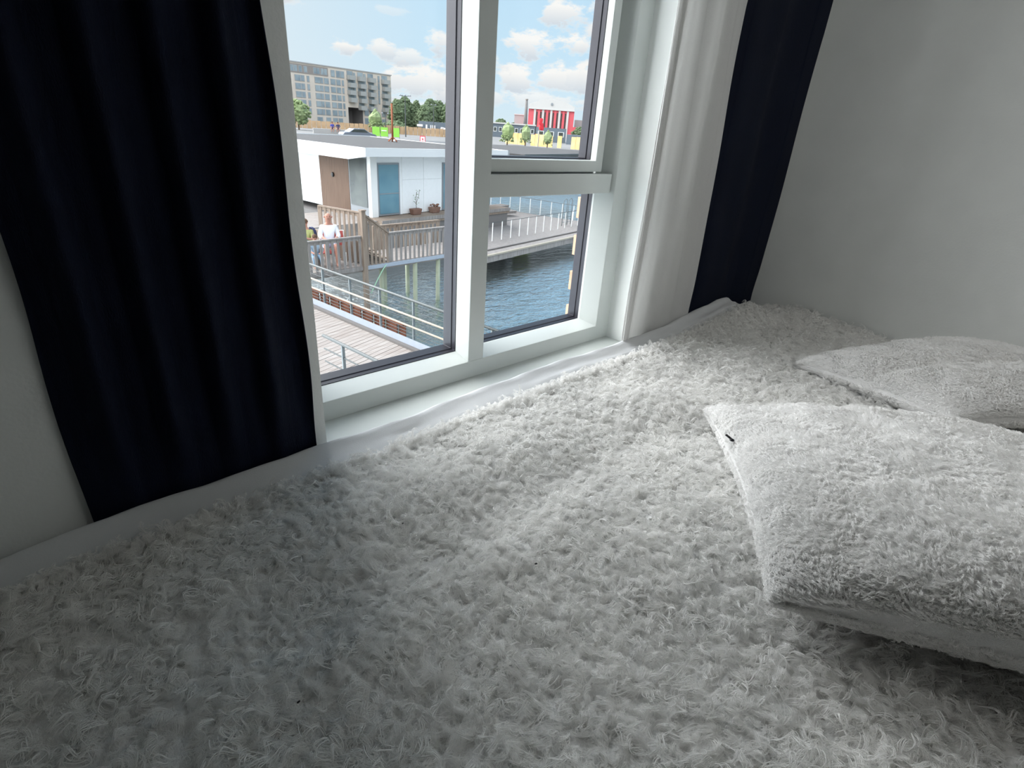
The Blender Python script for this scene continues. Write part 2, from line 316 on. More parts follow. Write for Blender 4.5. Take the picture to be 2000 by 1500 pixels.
# opening sash, upper right
SX0, SX1, SZ0, SZ1 = .972, 1.4785, Z(-.113), OZ1-.06
sash = ring('opening_sash', SX0, SX1, SZ0, SZ1, [(0, 1.18), (.033, 1.18), (.034, 1.2045), (.034, 1.21), (0, 1.235)], 'white_paint')
metal('metal_bead', SX0+.034, SX1-.034, SZ0+.034, SZ1-.034, 1.2045, .042, sash, 1.252); pane(SX0+.03, SX1-.03, SZ0+.03, SZ1-.03, 1.246, sash)
MB().box((SX0-.02, 1.236, SZ0-.01), (SX1+.03, 1.25, SZ0+.006)).box((SX1-.004, 1.236, SZ0), (SX1+.03, 1.25, SZ1)).build('sash_seal', 'gasket', win)
MB().box((OX0, YW-.002, OZ0-.03), (OX1, 1.2, OZ0)).build('window_sill', 'white_paint', win, bevel=.003)
MB().box((OX0-.06, 1.20, OZ0-.06), (OX1+.06, YO+.05, OZ0-.031)).build('outer_sill', 'alu', win, bevel=.003)
rv = MB()
rv.box((OX1-.002, YW+.001, OZ0), (OX1, 1.15, OZ1)).box((OX0, YW+.001, OZ0), (OX0+.002, 1.15, OZ1)).box((OX0+.002, YW+.001, OZ1-.002), (OX1-.002, 1.15, OZ1))
rv.build('trim_1', 'reveal', kind='structure')

# ------------------------------------------------------------------ curtains
def curtain(name, x0, x1, zt, zb, y, folds, m, parent, seed=0, dy=0., tuck=0., wav=.0, low=None):
    r = np.random.default_rng(seed); nu, nz = 260, 140
    u = np.linspace(0, 1, nu)[None, :]; z = np.linspace(zb, zt, nz)[:, None]
    k = np.clip((z-(E-.635))/.16, 0, 1); k = k*k*(3-2*k); amp = .35+.65*k
    off = np.zeros((nz, nu))
    for f, a, ph, sharp in folds:
        s = np.sin(2*math.pi*(f*u+ph+.03*np.sin(1.7*z+ph*9))); off += a*np.sign(s)*np.abs(s)**sharp
    Y = y+dy*u+off*amp+tuck*(1-np.clip((z-(E-.62))/1.0, 0, 1))+.002*np.sin(9*z+14*u)
    lo = low or (x0, x1); ka = np.clip((z-(E-.64))/1.0, 0, 1); a0_ = lo[0]+(x0-lo[0])*ka; a1_ = lo[1]+(x1-lo[1])*ka
    X = a0_+(a1_-a0_)*u+wav*np.sin(z*14+u*3)*(np.abs(u-.5)*2)**4
    P = np.stack([X, np.minimum(Y, YW-.008), np.broadcast_to(z, X.shape)], -1)
    o = grid_mesh(name, P, m, parent); s = o.modifiers.new('cloth', 'SOLIDIFY'); s.thickness = .002; s.offset = 0
    return o
c = thing('navy_curtain', (.19, .97, .4), 'long dark navy curtain hanging in soft folds left of the window', 'curtain', 'navy blackout curtains')
curtain('curtain_fabric', .004, .368, 2.5, .42, .980, [(4.4, .014, .1, .8), (9.3, .004, .3, 1)], 'navy', c, 1, tuck=.032, wav=.003, low=(-.010, .398))
MB().box((-.02, .94, 2.5), (.39, .97, 2.525)).build('curtain_track', 'white_metal', c)
c = thing('navy_curtain', (2.1, .95, .4), 'dark navy curtain in the corner between white sheer and grey side wall', 'curtain', 'navy blackout curtains')
curtain('curtain_fabric', 1.72, 2.42, 2.5, .42, .985, [(1.5, .013, .22, .7), (3.2, .004, .1, 1)], 'navy', c, 2, dy=.0, tuck=.028, low=(1.82, 2.474))
MB().box((1.72, .925, 2.5), (2.45, .955, 2.525)).build('curtain_track', 'white_metal', c)
c = thing('sheer_curtain', (1.62, .98, .4), 'white sheer curtain gathered beside the window, in front of the navy one', 'curtain')
curtain('curtain_fabric', 1.412, 1.745, 2.5, .45, .950, [(2.1, .011, .55, .8), (5.2, .0025, .2, 1)], 'sheer', c, 3, tuck=.058, wav=.002, low=(1.485, 1.915))
o = curtain('side_hem', 1.408, 1.440, 2.5, .45, .938, [(1, .002, 0, 1)], 'sheer', c, 4, tuck=.058, wav=.0, low=(1.482, 1.515)); o['label'] = 'folded double-layer hem of the sheer'

# ------------------------------------------------------------------ bed
EX = np.array([-1.0, -.13, 0, .17, .41, .6, .89, 1.18, 1.47, 1.8, 2.12, 2.2, 2.30, 2.46]); EZ = np.array([-.665, -.663, -.658, -.657, -.655, -.652, -.641, -.640, -.639, -.626, -.590, -.592, -.64, -.66])
edge_z = lambda x: np.interp(x, EX, EZ)
def vnoise(x, y, s, seed):
    """smooth value noise"""
    r = np.random.default_rng(seed); T = r.random((256, 256)); X, Y = x/s+50, y/s+50
    xi, yi = np.floor(X).astype(int), np.floor(Y).astype(int); fx, fy = X-xi, Y-yi; fx = fx*fx*(3-2*fx); fy = fy*fy*(3-2*fy)
    g = lambda a, b: T[a % 256, b % 256]
    return (g(xi, yi)*(1-fx)+g(xi+1, yi)*fx)*(1-fy)+(g(xi, yi+1)*(1-fx)+g(xi+1, yi+1)*fx)*fy
def ridge(x, y, p, q, w, h):
    d = np.array(q, float)-np.array(p, float); L = np.hypot(*d); d /= L
    s = (x-p[0])*d[0]+(y-p[1])*d[1]; t = (x-p[0])*-d[1]+(y-p[1])*d[0]; e = np.maximum(0, np.maximum(-s, s-L))
    return h*np.exp(-(t/w)**2)*np.exp(-(e/(w*1.8))**2)
BED_Y1 = .918
def blanket_z(x, y):
    z = np.full_like(x, -.675)
    z = z+.014*(vnoise(x, y, .33, 3)-.5)+.016*(vnoise(x, y, .17, 4)-.5)
    z = z+ridge(x, y, (.05, .80), (1.15, .70), .09, .010)             # swell behind the hollow
    z = z+ridge(x, y, (.22, .60), (.80, .60), .075, -.018)            # long hollow
    z = z+ridge(x, y, (.10, .50), (.72, .50), .05, .008)              # crease below it
    z = z+ridge(x, y, (1.0, .62), (1.3, .45), .08, -.012)
    z = z+.055*np.clip((x-1.9)/.55, 0, 1)**1.5*np.clip((y-.45)/.5, 0, 1)
    z = z+(edge_z(x)-.018-z)*np.clip((y-.76)/.14, 0, 1)*.8
    z = z-.03*np.clip((y-(BED_Y1-.03))/.03, 0, 1)**2
    return z
bed = thing('bed', (.9, .0, 0), 'wide bed under the window, its smooth white sheet showing along the wall', 'bed')
BX0, BX1, BY0 = -.85, 2.465, -1.0
MB().box((BX0+.02, BY0+.02, .12), (BX1-.02, .98, .34)).build('bed_base', 'bed_wood', bed, bevel=.01)
for x in (BX0+.1, BX1-.1):
    for y in (BY0+.1, .9): MB().tube([(x, y, 0), (x, y, .12)], .03).build('leg', 'black', bed)
xs = np.linspace(BX0, BX1, 420); prof = [(BY0, -.91), (BY0, -.70), (BY0+.05, -.69), (.5, -.69), (.86, -.688), (.925, -.684)]
rows = []
ez = edge_z(xs); w1 = .004*np.sin(xs*7)+.003*np.sin(xs*17+1)
for (y, z) in prof: rows.append(np.stack([xs, xs*0+y, xs*0+z], -1))
wr = np.clip((xs-.7)/.5, 0, 1)
for y, dz in ((.940, -.020), (.952, -.0185), (.962, -.015), (.972, -.012), (.982, -.006), (.990, -.002), (.996, 0), (1.001, -.003), (1.004, -.012), (1.005, -.05), (1.0, -.2), (.99, -.26)):
    bumpz = wr*.008*np.exp(-((y-.955-.012*np.sin(xs*3))/.006)**2)
    rows.append(np.stack([xs, xs*0+y+(w1 if y > .97 else 0), ez+dz+bumpz+.0015*np.sin(xs*40+y*300)], -1))
P = np.array(rows); P[..., 2] += E
o = grid_mesh('fitted_sheet', P, 'sheet', bed); o.data.flip_normals() if False else None

# fleece blanket: wool tufts modelled into the cloth, loose curled fibres on top
def worley(x, y, s, seed):
    r = np.random.default_rng(seed); T = r.random((128, 128, 3)); X, Y = x/s+64, y/s+64; xi, yi = np.floor(X).astype(int), np.floor(Y).astype(int)
    best = np.full(x.shape, 9.); sec = np.full(x.shape, 9.); hv = np.zeros(x.shape)
    for a in (-1, 0, 1):
        for b_ in (-1, 0, 1):
            t = T[(xi+a) % 128, (yi+b_) % 128]; d = (xi+a+t[..., 0]-X)**2+(yi+b_+t[..., 1]-Y)**2
            nb = d < best; sec = np.where(nb, best, np.minimum(sec, d)); hv = np.where(nb, t[..., 2], hv); best = np.where(nb, d, best)
    return np.sqrt(best), np.sqrt(sec), hv
def tufts(x, y):
    wx = x+.018*(vnoise(x, y, .03, 21)-.5)+.006*(vnoise(x, y, .008, 24)-.5); wy = y+.018*(vnoise(x, y, .03, 22)-.5)+.006*(vnoise(x, y, .008, 25)-.5)
    d, s, h = worley(wx, wy*1.25, .021, 5); d2, s2, h2 = worley(wx+.3, wy, .009, 6)
    return .013*np.sqrt(np.clip(1-d*d*.9, 0, 1))*(.6+.5*h)+.0032*np.sqrt(np.clip(1-d2*d2*.8, 0, 1))*(.5+h2)+.002*(vnoise(x, y, .004, 23)-.5)
NX, NY = 1000, 620
gx = np.linspace(-.72, BX1-.004, NX); gy = np.linspace(-.80, BED_Y1, NY); X, Y = np.meshgrid(gx, gy)
ye = .012*(vnoise(X, Y*0, .12, 8)-.5)*np.clip((Y-.8)/.1, 0, 1)
Zb = blanket_z(X, Y)
P = np.stack([X, Y+ye, Zb+tufts(X, Y)+E], -1)
P = np.concatenate([P[:1]*[1, 1, 1]+[0, 0, -.02], P, P[-1:]+[0, .003, -.012]], 0)
blk = grid_mesh('fleece_blanket', P, 'wool'); tag(blk, 'shaggy off-white wool-like blanket spread over the whole bed', 'blanket')

def locks(n, xr, yr, seed, nf, length, rad, up, curl, spread, keep=None, flow=None, k=9):
    r = np.random.default_rng(seed); x = r.uniform(*xr, n); y = r.uniform(*yr, n)
    if keep is not None: m_ = keep(x, y); x, y = x[m_], y[m_]
    n = len(x); th = (flow(x, y) if flow else 0)+r.normal(0, .9, n); L = length*r.uniform(.6, 1.35, n)
    t = np.linspace(0, 1, k)[None, None, :]
    f = lambda a: np.repeat(a[:, None], nf, 1)[..., None]
    ph = r.uniform(0, 6.3, n); cw = r.uniform(.7, 1.6, n)*curl; turn = r.normal(0, 1.5, n); upn = up*r.uniform(.5, 1.5, n)
    if yr[1] > .89: upn = upn*(1+.6*np.clip((y-.84)/.08, 0, 1))
    a = f(th)+f(turn)*t; da = np.diff(t[0, 0])[0]
    sx = np.cumsum(np.cos(a)*f(L)*da, -1); sy = np.cumsum(np.sin(a)*f(L)*da, -1)
    fo = r.normal(0, 1, (n, nf, 3)); env = spread*(1.05-t)**.8+.0004
    wob = f(cw)*.0042*np.sin(t*9+f(ph)+r.normal(0, .35, (n, nf))[..., None])*np.minimum(1, t*3)
    wz = f(cw)*.0032*np.sin(t*8+f(ph)*1.7+1)*np.minimum(1, t*3)
    lj = r.uniform(.75, 1.1, (n, nf))[..., None]
    px = f(x)+sx*lj+fo[..., 0:1]*env-np.sin(a)*wob; py = f(y)+sy*lj+fo[..., 1:2]*env+np.cos(a)*wob
    rise = f(upn*L)*np.sin(np.clip(t*2.2, 0, 2.6))+wz+.45*np.abs(fo[..., 2:3])*env*np.sin(t*3)
    px = np.minimum(px, XW-.006); py = np.minimum(py, .992)
    base = blanket_z(f(x)+0*t, f(y)+0*t)*.0+blanket_z(np.clip(px, -.72, BX1), np.clip(py, -.8, BED_Y1-.012))
    pz = base+tufts(px, py)*.75+rise+.0015
    pz[..., 0] = base[..., 0]+.002
    R = rad*np.array([1., 1, .95, .9, .85, .75, .6, .42, .2])[None, None, :k]*r.uniform(.7, 1.3, (n, nf))[..., None]
    return np.stack([px, py, pz+E], -1).reshape(-1, k, 3), R.reshape(-1, k)
def seen(x, y):
    # the part of the bed that shows, with a generous margin on every side
    return (1.0*(x+.45)*.847+(y-.638)*1.0 > -.32)
near = lambda x, y: seen(x, y) & (x+y < 1.35)
far = lambda x, y: seen(x, y) & (x+y >= 1.35)
flow = lambda x, y: 3.6+2.2*vnoise(x, y, .35, 31)
A = [locks(15000, (-.6, 1.9), (-.5, .90), 41, 16, .030, .00030, .22, 1.0, .0032, near, flow),
     locks(17000, (.3, 2.46), (-.5, .90), 42, 12, .026, .00042, .26, 1.0, .0030, far, flow),
     locks(15000, (-.6, 2.46), (-.5, .885), 43, 4, .040, .00046, .36, 1.7, .0007, seen, flow),
     locks(2600, (-.6, 2.46), (.872, .905), 44, 9, .020, .00034, .6, .6, .0016, None, lambda x, y: 1.5)]
strands('wool_pile', np.concatenate([a[0] for a in A]), np.concatenate([a[1] for a in A]), 'fibre', blk)
for i, (px, py, s) in enumerate([(1047, 1099, .0022), (582, 1365, .0018), (787, 1016, .0016)]):
    g = G(px, py, -.645); zz = float(blanket_z(np.array([g[0]]), np.array([g[1]]))[0])+E+.026
    o = MB().ball((g[0], g[1], zz), s, 7, 5, (1.3, .8, .7), .2).build('lint_speck', 'black')
    tag(o, ['tiny black lint speck on the blanket straight below the window post', 'tiny dark lint speck low on the blanket, nearer the dim side', 'faint dark lint speck in the hollow of the blanket'][i], 'lint', 'lint specks on the blanket')

# ------------------------------------------------------------------ pillows
def pillow(C, th, thb, seed, label, name='throw_pillow', wr=1., soft=()):
    C = np.array(C, float); N = 300
    tt = np.linspace(-1, 1, N); tt = .35*tt+.65*np.sin(tt*math.pi/2); u, v = np.meshgrid(tt, tt)
    pin = lambda a, b_: a*(1-.07*(1-b_*b_)*np.abs(a)**3)
    U, V = pin(u, v), pin(v, u)
    bi = lambda U, V: (C[0][None, None]*((1-U)*(1-V))[..., None]+C[1][None, None]*((1+U)*(1-V))[..., None]+C[2][None, None]*((1+U)*(1+V))[..., None]+C[3][None, None]*((1-U)*(1+V))[..., None])/4
    B = bi(U, V); n = np.cross(C[1]-C[0], C[3]-C[0]); n /= np.linalg.norm(n); n = n if n[2] > 0 else -n
    T = (np.clip(1-np.abs(u)**2.2, 0, 1)*np.clip(1-np.abs(v)**2.2, 0, 1))**.42
    a, b2 = B[..., 0], B[..., 1]
    nz = .010*wr*(vnoise(a, b2, .09, seed)-.5)+.007*wr*(vnoise(a*1.6, b2, .04, seed+1)-.5)
    d, s_, h = worley(a+.01*vnoise(a, b2, .02, seed+5), b2+.012*vnoise(a, b2, .02, seed+6), .011, seed+2)
    fl = .0032*np.sqrt(np.clip(1-d*d, 0, 1))*(.4+h)
    for (su, sv, tu, tv, w_, hh) in soft: nz = nz+ridge(u, v, (su, sv), (tu, tv), w_, hh)
    top = B+n*(th*T+(nz*np.minimum(1, T*3)+fl*np.minimum(1, T*5)))[..., None]; bot = B-n*(thb*T**1.0+fl*.6*np.minimum(1, T*5))[..., None]
    top[..., 2] += E; bot[..., 2] += E
    # not into the blanket
    bz = blanket_z(bot[..., 0], bot[..., 1])+E+.006; bot[..., 2] = np.maximum(bot[..., 2], bz); top[..., 2] = np.maximum(top[..., 2], bz)
    me_p = np.concatenate([top, bot[::-1]], 0)
    o = grid_mesh(name, me_p, 'plush'); tag(o, label, 'pillow', 'plush pillows on the bed')
    # short plush fibres on both faces
    r = np.random.default_rng(seed+9); out = []; rr = []
    cen = B.mean((0, 1))+[0, 0, E]
    for surf, sg, nn in ((top, 1, 34000), (bot, -1, 15000), (top, 0, 9000)):
        ij = (r.beta(.8, .8, (2, nn))*(N-3)+1).astype(int); i, j = ij
        if sg == 0:                                                  # along the seam
            i = r.integers(1, N-2, nn); j = r.integers(1, 6, nn); j = np.where(r.random(nn) < .5, j, N-1-j); sw = r.random(nn) < .5; i, j = np.where(sw, i, j), np.where(sw, j, i)
        p = surf[i, j]
        du = surf[i, j+1]-surf[i, j-1]; dv = surf[i+1, j]-surf[i-1, j]; q = np.cross(du, dv); q /= np.linalg.norm(q, axis=1)[:, None]+1e-9
        q *= np.sign((q@n)*sg)[:, None] if sg else 1
        if sg == 0: q = p-cen; q /= np.linalg.norm(q, axis=1)[:, None]
        ang = 5*vnoise(p[:, 0], p[:, 1], .05, seed+3)+r.normal(0, .5, nn)
        tdir = np.stack([np.cos(ang), np.sin(ang), 0*ang], -1); tdir -= (tdir*q).sum(1)[:, None]*q
        nf, k = 7, 5; t = np.linspace(0, 1, k)[None, None, :, None]; L = r.uniform(.007, .013, (nn, 1, 1, 1))
        e = r.normal(0, 1, (nn, nf, 1, 3))
        pts = p[:, None, None]+e*.0016*(1.1-t)+q[:, None, None]*L*.55*np.sin(t*2.2)+tdir[:, None, None]*L*t+r.normal(0, .0006, (nn, nf, k, 3))*t
        pts[..., 2] = np.maximum(pts[..., 2], blanket_z(pts[..., 0], pts[..., 1])+E+.004)
        out.append(pts.reshape(-1, k, 3)); rr.append(np.tile(np.array([.00032, .0003, .00026, .0002, .0001]), (nn*nf, 1)))
    strands('plush_pile', np.concatenate(out), np.concatenate(rr), 'plush_fibre', o)
    return o
PC = [(1.24, .545, -.635), (.655, .135, -.56), (.98, -.47, -.53), (1.60, -.08, -.57)]
p1 = pillow(PC, .105, .09, 60, 'front white plush pillow with a black zip end at its far corner', soft=[(-.9, -.75, .2, -.55, .12, -.006), (-.6, -.2, .8, .3, .1, .005)])
PD = [(1.80, .53, -.632), (1.66, .10, -.60), (2.05, -.35, -.52), (2.36, .22, -.575)]
p2 = pillow(PD, .075, .06, 80, 'back white plush pillow lying partly under the front one, near the side wall', soft=[(-.05, -.9, .15, .9, .1, -.022)])
z0 = G(1418, 849, -.568)
zp = MB().bar(z0, z0+[-.004, -.014, -.002], .005, .002).ball(z0+[-.005, -.017, -.003], .0055, 8, 6, (1, 1, .5)).build('zip_pull', 'black', p1, label='small black zip pull')

# ================================================================== OUTSIDE

WZ, DZ, GZ = E-6.3, E-4.5, E-2.9        # water, boardwalk and far quay heights
MB().box((-160, 1.6, WZ-.4), (240, 330, WZ)).build('water', 'water', kind='structure')
def lerp(a, b, t): return np.array(a, float)*(1-t)+np.array(b, float)*t
def unit(a): a = np.array(a, float); return a/np.linalg.norm(a)
# our own building's toothed brick corner, just outside the glass
t = thing('brick_pier', (3.8, 3.1, WZ), 'peach toothed brick corner of the building outside, cut by the window frame', 'brick corner')
MB().box((3.86, 3.02, WZ), (4.3, 3.14, E+.02)).build('brick_core', 'brick_red', t)
b = MB()
for k in range(-1, 16): b.box((3.62, 3.0, E-.66-.31*k), (4.25, 3.1, E-.49-.31*k))
b.build('corner_bricks', 'brick', t, bevel=.004)

# ---- steel-railed walkway below the window
R0, R1 = np.array([5.64, 13.67]), np.array([6.51, 7.11]); RD = unit(R1-R0); NRM = np.array([-RD[1], RD[0]])*-1    # RD runs towards us
if NRM[0] > 0: NRM = -NRM                                                                                       # NRM points to the walkway
pt = lambda s, o, z: (R0[0]+RD[0]*s+NRM[0]*o, R0[1]+RD[1]*s+NRM[1]*o, z)
W_ = 2.45
b = MB(); wd = unit([1, .33]);
for i in range(74):
    y0 = 1.9+i*.152
    p = np.array([3.1, y0]); 
    # each board runs slantwise from the near kerb to the far kerb
    def hit(o):
        a = R0+NRM*o; M2 = np.array([[wd[0], -RD[0]], [wd[1], -RD[1]]]); s_ = np.linalg.solve(M2, a-p); return p+wd*s_[0]
    q0, q1 = hit(W_), hit(.02); w = wd; n2 = np.array([-w[1], w[0]])*.066
    b.prism([q0-n2, q1-n2, q1+n2, q0+n2], E-4.66-random.uniform(0, .004), E-4.62+random.uniform(-.002, .003))
b.build('boardwalk_deck', 'deck', kind='structure')
MB().prism([pt(-1.5, .0, 0), pt(13, .0, 0), pt(13, W_, 0), pt(-1.5, W_, 0)], E-4.85, E-4.67).build('boardwalk_beams', 'old_wood', kind='structure')
def steel_rail(label, o, s0, s1, posts, side):
    t = thing('steel_railing', pt((s0+s1)/2, o, DZ-.12), label, 'railing', 'steel railings of the walkway')
    MB().tube([pt(s0, o, E-3.52), pt(s1, o, E-3.52)], .03, 10).build('top_rail', 'tube', t, smooth=True)
    for z in (-3.86, -4.1): MB().tube([pt(s0, o+side*.06, E+z), pt(s1, o+side*.06, E+z)], .024, 8).build('handrail', 'cream', t, smooth=True)
    for z in (-3.64, -3.75, -3.97, -4.2, -4.28, -4.36): MB().tube([pt(s0, o, E+z), pt(s1, o, E+z)], .0065, 6).build('wire', 'tube', t)
    for s_ in posts: MB().bar(pt(s_, o, E-4.6), pt(s_, o, E-3.54), .055, .03, (RD[0], RD[1], 0)).build('post', 'steel', t)
    MB().bar(pt(s0, o+side*.035, E-4.49), pt(s1, o+side*.035, E-4.49), .012, .16).build('kick_plate', 'kerb', t)
    MB().bar(pt(s0, o+side*.09, E-4.60), pt(s1, o+side*.09, E-4.60), .12, .07).build('kerb_beam', 'kerb_beam', t)
    return t
steel_rail('steel railing with cream handrails between the walkway and the water', 0, -1.3, 10, [-.55, .62, 1.78, 2.93, 4.1, 5.25, 6.4, 7.55, 8.7], 1)
t = thing('steel_railing', pt(6, W_, DZ-.12), 'near steel railing, only its grey top bar and one post showing at the left', 'railing', 'steel railings of the walkway')
MB().tube([pt(4.5, W_, E-3.6), pt(9.5, W_, E-3.6)], .03, 10).build('top_rail', 'tube', t, smooth=True)
for z in (-3.85, -4.1): MB().tube([pt(4.5, W_, E+z), pt(9.5, W_, E+z)], .013, 6).build('wire', 'tube', t)
for s_ in (5.1, 6.45, 7.8, 9.1): MB().bar(pt(s_, W_, E-4.66), pt(s_, W_, E-3.62), .055, .03, (RD[0], RD[1], 0)).build('post', 'steel', t)
t = thing('retaining_wall', pt(2, -.6, WZ), 'rust-red steel sheet wall at the waterside behind the walkway railing', 'retaining wall')
b = MB()
for i in range(26):
    s_ = -3+i*.24; o = -.42-.06*(i % 2); b.bar(pt(s_, o, WZ+.7), pt(s_+.24, o, WZ+.7), .03, 2.35)
b.build('sheet_piles', 'rust', t); MB().bar(pt(-3, -.45, E-4.42), pt(3.2, -.45, E-4.42), .10, .04).build('cap', 'rust', t)
b = MB()
for i in range(150):
    p = pt(random.uniform(-3, 5), random.uniform(-1.9, -.6), E-5.75+random.uniform(-.3, .25)); b.ball(p, random.uniform(.12, .3), 7, 5, (1, .8, .6), .2)
b.build('shore_stones', 'stone', kind='structure')

# ---- timber platform, bridge and stairs
F0, F1 = np.array([8.70, 16.46]), np.array([12.35, 16.80]); FD = unit(F1-F0); FN = np.array([-FD[1], FD[0]])        # FN points away from us
fp = lambda s, o, z: (F0[0]+FD[0]*s+FN[0]*o, F0[1]+FD[1]*s+FN[1]*o, E+z)
def decking(name, s0, s1, o0, o1, z, along, m, step=.145):
    b = MB(); n = int(((o1-o0) if along else (s1-s0))/step)
    for i in range(n):
        if along: a, c = fp(s0, o0+(i+.5)*step, z-.02), fp(s1, o0+(i+.5)*step, z-.02)
        else: a, c = fp(s0+(i+.5)*step, o0, z-.02), fp(s0+(i+.5)*step, o1, z-.02)
        b.bar(a, c, step*.92, .04)
    b.bar(fp((s0+s1)/2, o0+.03, z-.14), fp((s0+s1)/2, o1-.03, z-.14), (s1-s0)-.06, .16)
    return b.build(name, m, kind='structure')
decking('platform_deck', -4.2, -.02, 0, 3.4, -4.5, True, 'deck'); decking('bridge_deck', .05, 4.85, 0, 1.7, -4.5, False, 'deck')
def wood_rail(name, label, p, q, top, bot, n, m, fascia=None, group='timber railings', cap=.1, top2=None, w=.085, posts=()):
    """p, q: ends (x, y); top/bot heights relative to the eye; top2: height of the rail at q"""
    p, q = np.array(p[:2], float), np.array(q[:2], float); top2 = top if top2 is None else top2
    t = thing(name, (*(p+q)/2, E+bot), label, 'railing', group)
    d = unit(q-p); nn = np.array([-d[1], d[0]])
    MB().bar((*p, E+top), (*q, E+top2), cap, .045).bar((*(p+nn*.0), E+top-.075), (*q, E+top2-.075), .03, .09).build('top_rail', m, t)
    for i in range(n):
        f = (i+.5)/n; c = lerp(p, q, f)+nn*-.02; MB().bar((*c, E+bot-.06), (*c, E+top+(top2-top)*f-.035), w, .022, (nn[0], nn[1], 0)).build('picket', m, t)
    for f in posts:
        c = lerp(p, q, f)+nn*.03; MB().bar((*c, E+bot-.1), (*c, E+top+(top2-top)*f), .09, .09, (nn[0], nn[1], 0)).build('post', m, t)
    if fascia: MB().bar((*(p-nn*.03), E+bot-.09), (*(q-nn*.03), E+bot-.09), .04, .13).build('fascia_board', fascia, t)
    return t
wood_rail('timber_railing', 'long pale timber railing along the front of the footbridge', fp(1.0, 0, 0), fp(4.75, 0, 0), -3.52, -4.5, 19, 'old_wood', 'kerb', posts=(.0, .5, 1))
wood_rail('timber_railing', 'grey timber railing in front of the seated man', fp(-4.2, 0, 0), fp(-.06, 0, 0), -3.54, -4.5, 21, 'old_wood', 'old_wood', posts=(.0, .35, .7))
wood_rail('timber_railing', 'sloping brown timber railing beside the short stairs', fp(.05, 0, 0), fp(1.0, 0, 0), -2.85, -4.5, 6, 'brown_wood', 'kerb', top2=-3.52)
up0, up1 = fp(-.02, .02, 0), G(622, 400, -2.78); up1 = lerp(up0[:2], up1[:2], 1.0)
wood_rail('timber_railing', 'brown timber railing of the upper landing, behind the seated man', up1, up0, -2.80, -4.45, 9, 'brown_wood', posts=(0,))
wood_rail('timber_railing', 'rear timber railing of the footbridge, below the white pavilion', fp(1.6, 1.75, 0), fp(4.75, 1.75, 0), -3.62, -4.5, 15, 'brown_wood', posts=(.0, .33, .66, 1))
b = MB()
for k in range(9): b.bar(fp(-5.0, 3.5, -4.42+.145*k), fp(-1.0, 3.5, -4.42+.145*k), .03, .125)
tag(b.build('board_screen', 'deck'), 'low screen of horizontal pale boards behind the seated people', 'screen')
t = thing('timber_post', fp(-.02, -.05, -6.3), 'tall square brown timber post where stairs and railings meet', 'post')
MB().bar(fp(-.02, -.05, -6.6), fp(-.02, -.05, -2.74), .15, .15, (FN[0], FN[1], 0)).build('shaft', 'brown_wood', t, bevel=.01); MB().bar(fp(-.02, -.05, -2.74), fp(-.02, -.05, -2.70), .18, .18, (FN[0], FN[1], 0)).build('cap', 'brown_wood', t)
t = thing('timber_stairs', fp(.5, .9, -4.5), 'short timber stairs from the landing down to the footbridge', 'stairs')
for k in range(4): MB().bar(fp(.14+.24*k, .08, -3.90-.16*k), fp(.14+.24*k, 1.2, -3.90-.16*k), .25, .04).build('tread', 'brown_wood', t)
MB().bar(fp(-.1, 1.22, -3.85), fp(1.15, 1.22, -4.55), .05, .22).build('stringer', 'brown_wood', t)
MB().prism([fp(0, .05, 0)[:2], fp(.02, 1.25, 0)[:2], fp(-.2, 4, 0)[:2], (8.35, 18.4)], E-4.45, E-3.75).build('landing', 'brown_wood', t)
for i, (s_, o, z1) in enumerate([(1.0, .5, -6.9), (1.55, 1.1, -6.9), (2.2, .1, -6.9), (3.3, .1, -6.9), (4.4, .2, -6.9), (-2.2, .3, -6.9), (-3.9, .3, -6.9), (3.0, 1.6, -6.9)]):
    o_ = MB().tube([fp(s_, o, z1), fp(s_, o, -4.6)], .085, 10).build('mooring_pile', 'pile_wood', smooth=True)
    tag(o_, ['pale round pile under the footbridge, next to the tall brown post', 'thin-looking pale pile set back under the footbridge, second from the tall post', 'pale round pile under the front of the footbridge, third from the tall post', 'pale round pile under the middle of the footbridge front', 'pale pile under the footbridge nearest the window post', 'pile under the platform of the seated people, nearer the tall post', 'pile under the platform of the seated people, beside the window jamb', 'pale pile under the rear edge of the footbridge'][i], 'pile', 'timber piles under footbridge and platform')
p = fp(.55, .1, -4.7)
pts = [fp(.2+.7*f, .0-.1*math.sin(f*3), -5.5+.95*f+.18*math.sin(f*3.1)) for f in np.linspace(0, 1, 12)]
tag(MB().tube(pts, .018, 6).build('mooring_rope', 'rope_green', smooth=True), 'pale green rope hanging under the footbridge beside the tall post', 'rope')

# ---- white waterside pavilion
HX = np.array([13.52, 24.5]); hd, hs = unit([1, .17]), unit([-.13, 1])
hp = lambda a, c, z: (HX[0]+hd[0]*a+hs[0]*c, HX[1]+hd[1]*a+hs[1]*c, E+z)
hf = lambda *a: hp(*a)
pav = thing('pavilion', hp(4, 4, -4.4), 'white flat-roofed waterside pavilion with a brown timber corner panel', 'pavilion')
def hbox(a0, a1, c0, c1, z0, z1, B=None): return (B or MB()).prism([hp(a0, c0, 0)[:2], hp(a1, c0, 0)[:2], hp(a1, c1, 0)[:2], hp(a0, c1, 0)[:2]], E+z0, E+z1)
hbox(.05, 8.4, .05, 11, -4.4, -1.62).build('wall', 'render', pav)
b = MB()
for a0, a1 in ((1.95, 3.4), (3.42, 4.75)):
    for z0, z1 in ((-4.38, -2.75), (-2.735, -1.65)): hbox(a0, a1, .02, .06, z0, z1, b)
b.build('front_cladding', 'render', pav)
b = MB()
for z0, z1 in ((-4.38, -3.1), (-3.08, -1.65)): hbox(.02, .06, 4.3, 11, z0, z1, b)
b.build('side_cladding', 'render', pav)
hbox(-.05, .33, -.05, .2, -4.5, -1.6).build('corner_post', 'white_metal', pav)
